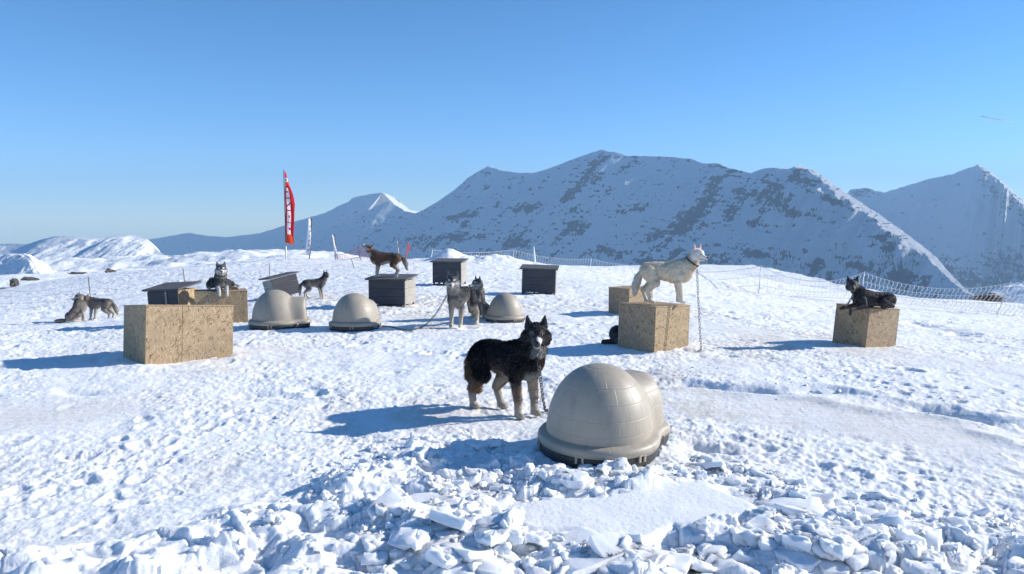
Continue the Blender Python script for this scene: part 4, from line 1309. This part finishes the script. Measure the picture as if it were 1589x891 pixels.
def c3(*a): return np.array(a, float)
def paint(style, prims, head, pts, nrm, J):
    """coat colour of every point"""
    names = [p[0] for p in prims]
    idx, tt = nearest(prims, pts)
    nm = np.array(names)[idx]
    hd, hf, hu, hs = [np.array(v) for v in head]
    rel = (pts - hd) / J.get('head_scale', 1.14)
    hx = rel @ hf; hy = rel @ hs; hz = rel @ hu
    top, mid, low, cap, tan = style['top'], style['mid'], style['low'], style['cap'], style.get('tan', style['mid'])
    n1 = fbm(pts[:, 0] * 14 + pts[:, 1] * 9, pts[:, 2] * 14 + pts[:, 1] * 7, 5, 3)
    def mixc(f, a, b): f = np.clip(f, 0, 1)[:, None]; return a[None] * (1 - f) + b[None] * f
    up = nrm[:, 2] + .35 * n1
    body = mixc(sstep(style.get('b0', -.25), style.get('b1', .45), up), mid, top)
    body = np.where((up < style.get('belly', -.45))[:, None], low[None], body)
    c = body
    ischest = (nm == 'chest') | (nm == 'neck')
    fwd = np.array(J['hf'], float); 
    front = nrm[:, 0] * 1.0 - nrm[:, 2] * .35 + .3 * n1
    c = np.where((ischest & (front > style.get('bib', .35)) & (np.abs(pts[:, 1] - style.get('bib_y', 0)) < style.get('bib_w', 1)))[:, None], mixc(sstep(style.get('bib', .35), style.get('bib', .35) + .3, front), mid, style.get('bibc', low)), c)
    for k in ('front', 'hind'):
        u = nm == k + '_upper'; m_ = nm == k + '_mid'; l_ = (nm == k + '_low') | (nm == k + '_paw')
        lt = style.get('leg_top', top); lm = style.get('leg_mid', tan); ll = style.get('leg_low', low)
        c = np.where(u[:, None], mixc(tt * .8 + .3 * n1 + (0 if k == 'front' else -.1), c if False else body.mean(0) * 0 + mid * .5 + top * .5, lt), c) if style.get('flat_legs') else c
        c = np.where(m_[:, None], mixc(tt * 1.3 + .3 * n1, lt, lm), c)
        c = np.where(l_[:, None], mixc(np.where(nm == k + '_low', tt * 1.5, 1) + .2 * n1, lm, ll), c)
        # inner side and rear edge of the legs are paler
        inner = (u | m_) & (nrm[:, 1] * np.sign(pts[:, 1]) < -.35)
        c = np.where(inner[:, None], ll[None], c)
    for i in range(3):
        m_ = nm == 'tail%d' % i
        f = (i + tt) / 3
        c = np.where(m_[:, None], mixc(f * 1.1 + .25 * n1, style.get('tail0', top), style.get('tail1', low)), c)
    hp = np.isin(nm, ['skull', 'cheek', 'ear', 'brow', 'muzzle', 'jaw'])
    # head: dark cap running down the forehead, pale cheeks and muzzle
    capm = (hz > .010 + .25 * np.abs(hx - .03) * 0) & hp
    hc = np.where(((hz > style.get('cap_z', -.005)) | (hx < style.get('cap_x', -.012)))[:, None], cap[None], style['face'][None])
    hc = np.where((np.abs(hy) < .013) [:, None] & (hx > .03)[:, None] & (hz > -.015)[:, None], style.get('stripe', cap)[None], hc)
    eyes = np.hypot(np.abs(hy) - .034, hz - .028)
    hc = np.where(((eyes < .016) & (hx > .02))[:, None], style.get('spot', style['face'])[None], hc)
    hc = np.where((nm == 'ear')[:, None], np.where(((nrm @ hf) > .45)[:, None], style.get('ear_in', mid)[None], style.get('ear', cap)[None]), hc)
    hc = np.where(((nm == 'muzzle') & (hx > .07))[:, None], style.get('muz', style['face'])[None], hc)
    if style.get('half_muzzle') is not None:
        hc = np.where(((nm == 'muzzle') & (hy * style['half_side'] > .003) & (hx > .055) & (hx < .150))[:, None], style['half_muzzle'][None], hc)
    hc = np.where((np.isin(nm, ['jaw']))[:, None], style.get('chin', low)[None], hc)
    lip = (hx > .06) & (np.abs(hz + .052) < .006) & hp
    hc = np.where(lip[:, None], c3(.02, .015, .015)[None], hc)
    c = np.where(hp[:, None], hc, c)
    return np.clip(c * (1 + .18 * n1[:, None]), 0.004, .95), nm, tt

def fur_strands(me, rgb, nm, prims, J, count, seed, length=1.0, width=1.0):
    r = np.random.default_rng(seed)
    nv = len(me.vertices)
    co = np.empty(nv * 3); me.vertices.foreach_get('co', co); co = co.reshape(-1, 3)
    no = np.empty(nv * 3); me.vertices.foreach_get('normal', no); no = no.reshape(-1, 3)
    W = {'torso': .030, 'chest': .034, 'neck': .042, 'skull': .010, 'cheek': .024, 'ear': .008, 'brow': .006, 'muzzle': .004, 'jaw': .006, 'front_upper': .024, 'front_mid': .013, 'front_low': .006, 'front_paw': .006,
         'hind_upper': .032, 'hind_mid': .020, 'hind_low': .007, 'hind_paw': .006, 'tail0': .045, 'tail1': .060, 'tail2': .065}
    ln = np.array([W[a] for a in nm]) * length
    prob = (ln > .005).astype(float) * (0.25 + ln / .04)
    prob /= prob.sum()
    pick = r.choice(nv, count, p=prob)
    P = co[pick] + r.normal(size=(count, 3)) * .003
    N = no[pick]; Lh = ln[pick] * r.uniform(.6, 1.25, count)
    flow = {}
    for (n_, p0, r0, p1, r1, sq) in prims: flow.setdefault(n_, np.array((Vector(p1) - Vector(p0)).normalized()))
    ax = np.array(J['rump']) - np.array(J['chest']); ax = ax / np.linalg.norm(ax)
    nk = np.array(J['chest']) - np.array(J['head']); nk = nk / np.linalg.norm(nk)
    hf = -np.array(J['hf'], float); hf = hf / np.linalg.norm(hf)
    D = np.zeros((count, 3)); nmp = nm[pick]
    for n_ in set(nmp):
        d = flow.get(n_)
        if n_ in ('torso', 'chest'): d = ax + np.array([0, 0, -.45])
        elif n_ == 'neck': d = nk + ax * .5
        elif n_ in ('skull', 'cheek', 'brow', 'muzzle', 'jaw'): d = hf
        D[nmp == n_] = d
    D = D + r.normal(size=(count, 3)) * .28
    D -= N * (D * N).sum(1)[:, None]
    D /= np.maximum(1e-6, np.linalg.norm(D, axis=1))[:, None]
    S = np.cross(D, N); S /= np.maximum(1e-6, np.linalg.norm(S, axis=1))[:, None]
    w = (.0022 + .03 * Lh)[:, None] * width
    tip = P + D * Lh[:, None] * .93 + N * Lh[:, None] * r.uniform(.12, .42, (count, 1))
    midp = P + D * Lh[:, None] * .5 + N * Lh[:, None] * r.uniform(.15, .34, (count, 1))
    root = P - N * .003
    V = np.stack([root - S * w, root + S * w, midp + S * w * .7, midp - S * w * .7, tip], 1).reshape(-1, 3)
    k = np.arange(count)[:, None] * 5
    F = np.concatenate([k + [0, 1, 2, 3], k + [3, 2, 4, 4]], 0)
    me2 = bpy.data.meshes.new('fur')
    quads = (k + [0, 1, 2, 3]); tris = (k + [3, 2, 4])
    nl = quads.size + tris.size
    me2.vertices.add(len(V)); me2.vertices.foreach_set('co', V.astype(np.float32).ravel())
    me2.loops.add(nl); me2.loops.foreach_set('vertex_index', np.concatenate([quads.ravel(), tris.ravel()]).astype(np.int32))
    me2.polygons.add(2 * count)
    me2.polygons.foreach_set('loop_start', np.concatenate([np.arange(count) * 4, count * 4 + np.arange(count) * 3]).astype(np.int32))
    me2.update(calc_edges=True)
    col = rgb[pick] * r.uniform(.65, 1.35, (count, 1))
    guard_glint = (r.random(count) < .14) & (rgb[pick].mean(1) < .12)  # some guard hairs on dark coats lightened, the highlight is in their colour
    col = np.where(guard_glint[:, None], col * 1.6 + np.array([.045, .038, .034]), col)
    cc = np.repeat(col, 5, 0)
    add_col(me2, np.clip(cc, 0, 1))
    return me2

def make_dog(loc, yaw, scale, J, style, label, voxel=.009, strands=6000, fluff=1.0, slim=1.0, seed=1, collar=None, group='sled dogs resting on the snow field', length=1.0, width=1.0, tilt=(0, 0)):
    prims, head = dog_prims(J, fluff, slim)
    bm = bmesh.new()
    for nm_, p0, r0, p1, r1, sq in prims: cone_cap(bm, p0, r0, p1, r1, 14, sq)
    bmesh.ops.recalc_face_normals(bm, faces=bm.faces)
    me = bpy.data.meshes.new('dog'); bm.to_mesh(me); bm.free()
    o = tmp_obj(me)
    m = o.modifiers.new('r', 'REMESH'); m.mode = 'VOXEL'; m.voxel_size = voxel; m.use_smooth_shade = True
    m = o.modifiers.new('s', 'SMOOTH'); m.factor = .5; m.iterations = max(3, int(round(.045 / voxel)))
    me = apply_mods(o, 'dog_body')
    nv = len(me.vertices)
    co = np.empty(nv * 3); me.vertices.foreach_get('co', co); co = co.reshape(-1, 3)
    no = np.empty(nv * 3); me.vertices.foreach_get('normal', no); no = no.reshape(-1, 3)
    rgb, nm, tt = paint(style, prims, head, co, no, J)
    ed = np.empty(len(me.edges) * 2, np.int32); me.edges.foreach_get('vertices', ed); ed = ed.reshape(-1, 2)
    facial = np.isin(nm, ['muzzle', 'brow', 'jaw', 'ear', 'skull'])
    cnt = np.bincount(ed.ravel(), minlength=nv)[:, None] + 1.0
    sharp = rgb.copy()
    for it in range(9):
        acc = rgb.copy()
        for ch in range(3):
            acc[:, ch] += np.bincount(ed[:, 0], rgb[ed[:, 1], ch], nv) + np.bincount(ed[:, 1], rgb[ed[:, 0], ch], nv)
        rgb = acc / cnt
        if it == 0: soft1 = rgb
    rgb = np.where(facial[:, None], soft1, rgb)
    add_col(me, rgb)
    # muscle and coat relief
    body = np.isin(nm, ['torso', 'chest', 'neck', 'hind_upper', 'front_upper', 'tail1', 'tail2'])
    rel = .006 * fbm(co[:, 0] * 9 + seed, co[:, 2] * 11 + co[:, 1] * 8, seed, 3) + .004 * fbm(co[:, 0] * 26, co[:, 2] * 30 + co[:, 1] * 22, seed + 5, 3)
    co2 = co + no * (rel * body)[:, None]
    me.vertices.foreach_set('co', co2.astype(np.float32).ravel()); me.update()
    root = empty('husky', loc, rot=(R(tilt[0]), R(tilt[1]), R(yaw)), label=label, cat='dog', group=group)
    root.scale = (scale,) * 3
    link('body', me, M_FUR, root)
    if strands:
        link('fur', fur_strands(me, rgb, nm, prims, J, strands, seed, length, width), M_FIBRE, root)
    hd, hf, hu, hs = head
    HS = J.get('head_scale', 1.14)
    def h(x, y, z): return hd + (hf * x + hs * y + hu * z) * HS
    def ball(name, p, r, mat, sc=(1, 1, 1)):
        bm = bmesh.new(); bmesh.ops.create_uvsphere(bm, u_segments=12, v_segments=8, radius=r)
        Mx = Matrix((hf, hs, hu)).transposed().to_4x4()
        for v in bm.verts: v.co = Mx @ Vector((v.co.x * sc[0], v.co.y * sc[1], v.co.z * sc[2]))
        q = link(name, from_bm(bm, name, True), mat, root); q.location = p
        return q
    ball('nose', h(.164, 0, -.018), .019, M_NOSE, (.8, 1.1, .85))
    for s_ in (1, -1): ball('eye', h(.072, s_ * .033, .010), .0135, M_EYE)
    if collar is not None:
        # collar: a band round the neck between neck joint and head
        ne = Vector(J['neck']); ax = (hd - ne).normalized(); c = ne.lerp(hd, .22)
        a = ax.orthogonal().normalized(); b = ax.cross(a)
        bm = bmesh.new(); n = 36; rr = []
        for k in range(n):
            t = k * 2 * math.pi / n; d = a * math.cos(t) + b * math.sin(t)
            rr.append([bm.verts.new(c + d * rad + ax * hh) for rad, hh in ((collar, -.011), (collar + .005, -.011), (collar + .005, .011), (collar, .011))])
        for k in range(n):
            for j in range(4): bm.faces.new((rr[k][j], rr[(k + 1) % n][j], rr[(k + 1) % n][(j + 1) % 4], rr[k][(j + 1) % 4]))
        link('collar', from_bm(bm, 'collar', True), M_COLLAR, root)
    return root

def wpt(root, p):
    """world position of a point given in a dog's own frame"""
    M = Matrix.Translation(root.location) @ root.rotation_euler.to_matrix().to_4x4() @ Matrix.Scale(root.scale[0], 4)
    return M @ Vector(p)
def local_dir(yaw, v):
    return tuple(Matrix.Rotation(R(-yaw), 3, 'Z') @ Vector(v))

BLACK = c3(.021, .020, .024); CREAM = c3(.46, .40, .32); WHITE = c3(.70, .68, .64); GREY = c3(.10, .098, .10); LGREY = c3(.26, .25, .24); DGREY = c3(.035, .035, .042)
BROWN = c3(.13, .065, .038); DBROWN = c3(.05, .030, .024); TAN = c3(.25, .16, .10)
ST_BLACK = dict(top=BLACK, mid=c3(.085, .068, .058), low=CREAM * .8, cap=BLACK, face=c3(.06, .055, .055), tan=c3(.20, .13, .085), b0=-.75, b1=.05, belly=-.82, bib=.55, bibc=WHITE * .50, bib_w=.045, bib_y=-.03, leg_top=c3(.075, .05, .038), leg_mid=c3(.24, .17, .12), leg_low=CREAM,
                tail0=BLACK * 1.3, tail1=TAN * 1.2, cap_z=.0, spot=c3(.16, .13, .11), half_muzzle=WHITE * .95, half_side=1, muz=c3(.035, .033, .035), chin=WHITE * .7, ear=BLACK, ear_in=c3(.03, .028, .03), stripe=BLACK)
ST_GREY = dict(top=DGREY, mid=LGREY * .65, low=CREAM * 1.1, cap=DGREY, face=WHITE * .7, b0=-.55, b1=.35, belly=-.5, bib=.38, bibc=c3(.36, .33, .29), leg_top=GREY * 1.5, leg_mid=CREAM * .8, leg_low=CREAM * 1.15, tail0=DGREY, tail1=CREAM, cap_z=-.004, cap_x=.012, ear=DGREY, ear_in=GREY)
ST_WHITE = dict(top=c3(.86, .74, .58), mid=c3(.83, .70, .53), low=c3(.86, .75, .60), cap=c3(.86, .78, .67), face=c3(.87, .79, .69), b0=-.3, b1=.6, belly=-2, bib=5, leg_top=c3(.82, .70, .54), leg_mid=c3(.82, .69, .53), leg_low=c3(.82, .70, .55), tail0=c3(.82, .73, .62), tail1=c3(.86, .77, .67), cap_z=.01, ear=c3(.84, .75, .66), ear_in=c3(.62, .42, .34), spot=c3(.76, .67, .58))
ST_BROWN = dict(top=c3(.085, .055, .045), mid=BROWN, low=WHITE * .8, cap=c3(.14, .065, .035), face=WHITE * .7, b0=.0, b1=.7, belly=-.55, bib=.25, bibc=WHITE * .85, leg_top=BROWN * 1.1, leg_mid=CREAM, leg_low=WHITE * .85, tail0=BROWN, tail1=WHITE * .85, cap_z=.0, ear=DBROWN, ear_in=BROWN)
ST_PALE = dict(top=c3(.10, .085, .075), mid=c3(.24, .20, .165), low=CREAM, cap=c3(.10, .088, .08), face=WHITE * .75, b0=.15, b1=.75, belly=-.45, bib=.2, bibc=CREAM, leg_top=c3(.26, .21, .17), leg_mid=CREAM * .9, leg_low=CREAM * 1.2, tail0=c3(.2, .16, .13), tail1=CREAM * 1.2, cap_z=.015, ear=c3(.1, .09, .085), ear_in=c3(.3, .25, .2))
ST_DARK = dict(top=BLACK * 1.3, mid=BLACK * 1.7, low=c3(.03, .026, .025), cap=BLACK * 1.2, face=c3(.035, .032, .034), b0=-.3, b1=.5, belly=-2, bib=5, leg_top=BLACK * 1.6, leg_mid=c3(.03, .02, .018), leg_low=c3(.05, .028, .022), tail0=BLACK, tail1=BLACK * 2, cap_z=.01, ear=BLACK, ear_in=c3(.04, .03, .03), chin=c3(.10, .09, .09))

DOGS = {}
# 1 the black dog in front
yaw = -42
p = G(788, 641)
J = stand_pose(head=(.31, .0, .70), neck=(.275, 0, .60), hf=local_dir(yaw, (.02, -1, -.13)), rump=(-.27, 0, .49),
               fr=[(.20, -.085, .43), (.165, -.09, .325), (.195, -.09, .15), (.195, -.09, .045), (.24, -.095, .02)],
               fl=[(.21, .085, .43), (.19, .09, .325), (.215, .09, .15), (.22, .085, .045), (.265, .085, .02)],
               hr=[(-.25, -.08, .46), (-.205, -.10, .32), (-.335, -.095, .185), (-.315, -.095, .045), (-.27, -.095, .02)],
               hl=[(-.24, .08, .46), (-.11, .10, .32), (-.22, .095, .185), (-.165, .09, .045), (-.11, .085, .02)],
               tail=[(-.35, 0, .49), (-.41, 0, .40), (-.425, .01, .29), (-.39, .02, .18)])
fz = [surf_z(p.x + dx, p.y + dy) for dx, dy in ((.08, -.2), (.2, -.1), (-.28, .13), (-.05, .15))]
DOGS['black'] = make_dog((p.x, p.y, min(fz) + .012), yaw, 1.0, J, ST_BLACK, 'black husky with cream legs and half white muzzle standing in front, facing the camera', voxel=.0065, strands=60000, fluff=1.05, slim=.92, seed=3, collar=None, length=1.1)
# 2 the white dog on the box
top = BX['white'].location.z + .575
yaw = -8
J = stand_pose(head=(.435, -.03, .735), neck=(.34, 0, .60), hf=local_dir(yaw, (.62, -.78, -.12)),
               hl=[(-.25, .08, .46), (-.19, .10, .32), (-.36, .095, .19), (-.31, .095, .045), (-.26, .095, .02)],
               hr=[(-.27, -.08, .46), (-.19, -.10, .32), (-.30, -.095, .19), (-.245, -.095, .045), (-.20, -.095, .02)],
               fl=[(.20, .085, .43), (.15, .095, .325), (.17, .095, .15), (.165, .095, .045), (.21, .095, .02)],
               tail=[(-.37, 0, .48), (-.43, 0, .38), (-.465, 0, .26), (-.48, 0, .15)])
q = at(1035, 470, 9.98)
DOGS['white'] = make_dog((q.x, q.y, top + .006), yaw, .84, J, ST_WHITE, 'white husky standing on a chipboard box with a chain hanging from its collar', voxel=.008, strands=20000, fluff=1.06, slim=1.04, seed=5, collar=.113, length=.8)
# 3 black dog lying on the right box
top = BX['right'].location.z + .52
yaw = 186
J = lie_pose(head=(.33, .0, .395), neck=(.25, 0, .30), hf=local_dir(yaw, (-.35, -.93, -.05)),
             fl=[(.22, .09, .15), (.20, .13, .06), (.36, .15, .035), (.46, .17, .02), (.475, .175, -.05)],
             fr=[(.22, -.09, .15), (.20, -.12, .06), (.34, -.10, .035), (.44, -.10, .03), (.48, -.10, .01)],
             tail=[(-.34, -.02, .12), (-.38, -.14, .06), (-.32, -.24, .035), (-.22, -.28, .03)])
q = at(1354, 478, 10.45)
DOGS['right'] = make_dog((q.x, q.y, top - .005), yaw, .82, J, ST_DARK, 'black husky lying on the chipboard box near the net fence', voxel=.009, strands=9000, slim=.88, fluff=.9, seed=7, length=.7, tilt=(0, 3))
# 4 and 5 the two grey dogs
yaw = -106
p = G(715, 507)
J = stand_pose(head=(.36, .0, .735), neck=(.305, 0, .61), hf=local_dir(yaw, (-.08, -1, -.22)),
               fl=[(.20, .085, .43), (.18, .08, .325), (.20, .075, .15), (.205, .07, .045), (.25, .07, .02)],
               fr=[(.20, -.085, .43), (.18, -.085, .325), (.20, -.08, .15), (.205, -.08, .045), (.25, -.08, .02)],
               hl=[(-.27, .08, .46), (-.20, .13, .32), (-.34, .16, .19), (-.30, .17, .045), (-.25, .17, .02)])
DOGS['grey'] = make_dog((p.x, p.y, p.z + .01), yaw, .98, J, ST_GREY, 'grey and cream husky standing face on with a dark forehead, chained beside an igloo', voxel=.009, strands=12000, slim=.95, seed=9, length=.8)
yaw = -100
p = G(744, 494)
J = sit_pose(head=(.20, .0, .68), hf=local_dir(yaw, (-.78, -.62, -.05)), neck=(.14, 0, .57),
             fl=[(.14, .08, .38), (.14, .10, .28), (.20, .11, .14), (.22, .12, .045), (.27, .125, .02)])
DOGS['sitting'] = make_dog((p.x, p.y, p.z + .01), yaw, .86, J, dict(ST_GREY, top=c3(.09, .085, .085), mid=c3(.30, .285, .265), bib=.1, bibc=c3(.42, .39, .35)), 'grey husky sitting behind the standing grey husky, head turned aside', voxel=.010, strands=8000, slim=.95, seed=11, length=.8, collar=.10)
# 6 howling brown dog
top = KN['howl'].location.z + .535
yaw = 183
J = stand_pose(head=(.40, 0, .72), neck=(.31, 0, .60), hf=(.70, 0, .71), hu=(-.71, 0, .70),
               hl=[(-.27, .08, .46), (-.20, .10, .32), (-.34, .095, .19), (-.28, .095, .045), (-.23, .095, .02)],
               hr=[(-.27, -.08, .46), (-.17, -.10, .32), (-.30, -.095, .19), (-.22, -.095, .045), (-.17, -.095, .02)],
               tail=[(-.38, 0, .50), (-.45, 0, .44), (-.50, 0, .34), (-.53, 0, .22)])
q = at(598, 427, 15.2)
DOGS['howl'] = make_dog((q.x, q.y, top), yaw, .78, J, ST_BROWN, 'reddish brown husky standing on a grey kennel and howling with its muzzle up', voxel=.010, strands=8000, slim=1.02, seed=13, length=.85)
# 7 dog beside the tipped kennel
yaw = 32
p = G(489, 464)
J = stand_pose(head=(.36, .0, .72), neck=(.30, 0, .60), hf=local_dir(yaw, (.55, .80, -.02)),
               hl=[(-.27, .08, .46), (-.16, .10, .32), (-.30, .095, .19), (-.22, .095, .045), (-.17, .095, .02)])
DOGS['turned'] = make_dog((p.x, p.y, p.z + .01), yaw, .70, J, ST_GREY, 'dark grey husky standing beside the tipped kennel, looking away', voxel=.011, strands=6000, slim=.9, seed=15, length=.8)
# 8 dog lying on the middle box
top = BX['mid'].location.z + .47
yaw = -62
J = lie_pose(head=(.27, .0, .42), neck=(.21, 0, .31), hf=local_dir(yaw, (.40, -.91, -.10)), chest=(.12, 0, .17), withers=(.10, 0, .27),
             fl=[(.19, .085, .16), (.20, .10, .08), (.31, .085, .035), (.345, .085, -.05), (.35, .085, -.09)],
             fr=[(.19, -.07, .16), (.20, -.08, .08), (.31, -.055, .035), (.345, -.055, -.05), (.35, -.055, -.08)],
             tail=[(-.33, .05, .10), (-.40, .16, .05), (-.42, .28, .04), (-.40, .38, .035)],
             hl=[(-.22, .10, .13), (-.02, .22, .10), (-.16, .27, .04), (-.02, .32, .03), (.04, .34, .02)])
q = at(341, 455, 12.98)
DOGS['mid'] = make_dog((q.x, q.y, top), yaw, .84, J, dict(ST_GREY, mid=c3(.10, .085, .08), low=WHITE * .75, face=WHITE * .85, bib=.3, leg_mid=WHITE * .7, leg_low=WHITE * .8), 'dark grey and white husky lying with front paws over a box edge', voxel=.010, strands=8000, slim=.92, seed=17, length=.8, collar=.105)
# 9 and 10 the pair at the left
yaw = 40
p = at(119, 500, 16.6)
J = sit_pose(head=(.09, .07, .67), neck=(.07, .02, .55), hf=local_dir(yaw, (-.97, -.22, -.18)), tail=[(-.26, 0, .06), (-.34, .03, .05), (-.42, .08, .04), (-.48, .14, .04)])
DOGS['pair_a'] = make_dog((p.x, p.y, surf_z(p.x, p.y)), yaw, .76, J, ST_PALE, 'sandy husky sitting with its back turned, head turned to the side, before another dog', voxel=.011, strands=6500, seed=19, length=.8, collar=.10)
yaw = 172
p = at(155, 499, 17.1)
J = stand_pose(head=(.33, .10, .60), neck=(.29, .03, .56), hf=local_dir(yaw, (-.5, .75, -.4)), tail=[(-.38, 0, .50), (-.45, 0, .41), (-.50, 0, .30), (-.54, 0, .20)])
DOGS['pair_b'] = make_dog((p.x, p.y, surf_z(p.x, p.y)), yaw, .78, J, ST_PALE, 'sandy husky standing side on, its head hidden behind the sitting dog', voxel=.011, strands=6500, slim=.95, seed=21, length=.8)
# 11 the dog curled up behind the white dog's box
yaw = 195
p = G(985, 533)
J = lie_pose(head=(.22, .0, .10), neck=(.22, 0, .17), hf=(.8, .5, -.1), withers=(.12, 0, .20))
q = at(974, 540, 10.35)
DOGS['curled'] = make_dog((q.x, q.y, surf_z(q.x, q.y)), 170, .72, lie_pose(head=(.20, .12, .14), neck=(.22, .06, .16), hf=(-.2, 1, -.1), withers=(.12, 0, .20)), ST_DARK, 'black husky lying on the snow, mostly hidden behind the white husky\'s box', voxel=.011, strands=6000, seed=23, length=.8)

# ------------------------------------------------------------------ chains
def chain(name, pts, label, link_len=.034, wire=.0042, group='dog chains'):
    """a chain of oval links following pts"""
    pts = [Vector(p) for p in pts]
    # resample
    L = [0]
    for a, b in zip(pts, pts[1:]): L.append(L[-1] + (b - a).length)
    step = link_len * .74
    n = max(3, int(L[-1] / step))
    def pos(s):
        s = min(max(s, 0), L[-1])
        for i in range(len(pts) - 1):
            if s <= L[i + 1] + 1e-9: return pts[i].lerp(pts[i + 1], (s - L[i]) / max(1e-9, L[i + 1] - L[i]))
        return pts[-1]
    bm = bmesh.new()
    for k in range(n):
        c = pos((k + .5) * step); t = (pos((k + 1) * step) - pos(k * step)).normalized()
        a = t.orthogonal().normalized(); b = t.cross(a)
        if k % 2: a, b = b, a
        ring = []
        m = 10
        for q in range(m):
            an = q * 2 * math.pi / m
            ring.append(c + t * math.cos(an) * link_len * .5 + a * math.sin(an) * link_len * .30)
        rings = []
        for q in range(m):
            tt = (ring[(q + 1) % m] - ring[q - 1]).normalized(); u = b; w = tt.cross(u)
            rings.append([bm.verts.new(ring[q] + (u * math.cos(z * math.pi / 2) + w * math.sin(z * math.pi / 2)) * wire) for z in range(4)])
        for q in range(m):
            for z in range(4): bm.faces.new((rings[q][z], rings[(q + 1) % m][z], rings[(q + 1) % m][(z + 1) % 4], rings[q][(z + 1) % 4]))
    return link(name, from_bm(bm, name, True), M_STEEL, label=label, cat='chain', group=group)
def sagline(a, b, sag, n=14):
    a = Vector(a); b = Vector(b)
    return [a.lerp(b, k / n) - Vector((0, 0, sag * 4 * (k / n) * (1 - k / n))) for k in range(n + 1)]
def onground(pix, lift=.012):
    out = []
    for px, py in pix:
        p = G(px, py); out.append((p.x, p.y, surf_z(p.x, p.y) + lift))
    return out
d = DOGS['black']; c0 = wpt(d, (.36, -.03, .48))
gpts = onground([(846, 638), (856, 643), (870, 650)])
chain('dog_chain', [c0, c0 + Vector((.015, -.01, -.10))] + sagline(c0 + Vector((.015, -.01, -.10)), gpts[0], .03) + gpts[1:], 'dark chain hanging from the black husky\'s chest to the snow', .046, .0045)
d = DOGS['white']; c0 = wpt(d, (.42, -.06, .585))
g = onground([(1088, 545), (1082, 549)])
chain('dog_chain', sagline(c0, g[0], .04) + g[1:], 'chain hanging straight down from the white husky\'s collar past the box', .046, .0034)
d = DOGS['grey']; c0 = wpt(d, (.38, -.06, .56))
g = onground([(655, 511), (640, 514), (622, 513), (605, 509), (592, 506)])
chain('dog_chain', sagline(c0, g[0], .07) + g[1:], 'chain lying on the snow from the standing grey husky to an igloo', .04, .0045)
d = DOGS['sitting']; c0 = wpt(d, (.20, .05, .55))
ig = SPOT['igloo_c']
chain('dog_chain', sagline(c0, (ig.x - .25, ig.y - .05, ig.z + .22), .03), 'short taut chain from the sitting grey husky to the smooth igloo', .045, .005)
d = DOGS['right']; c0 = wpt(d, (.33, .04, .27))
q = BX['right'].location
chain('dog_chain', sagline(c0, wpt(d, (.47, .0, .03)), .01), 'short chain at the neck of the black husky on the box', .04, .005)
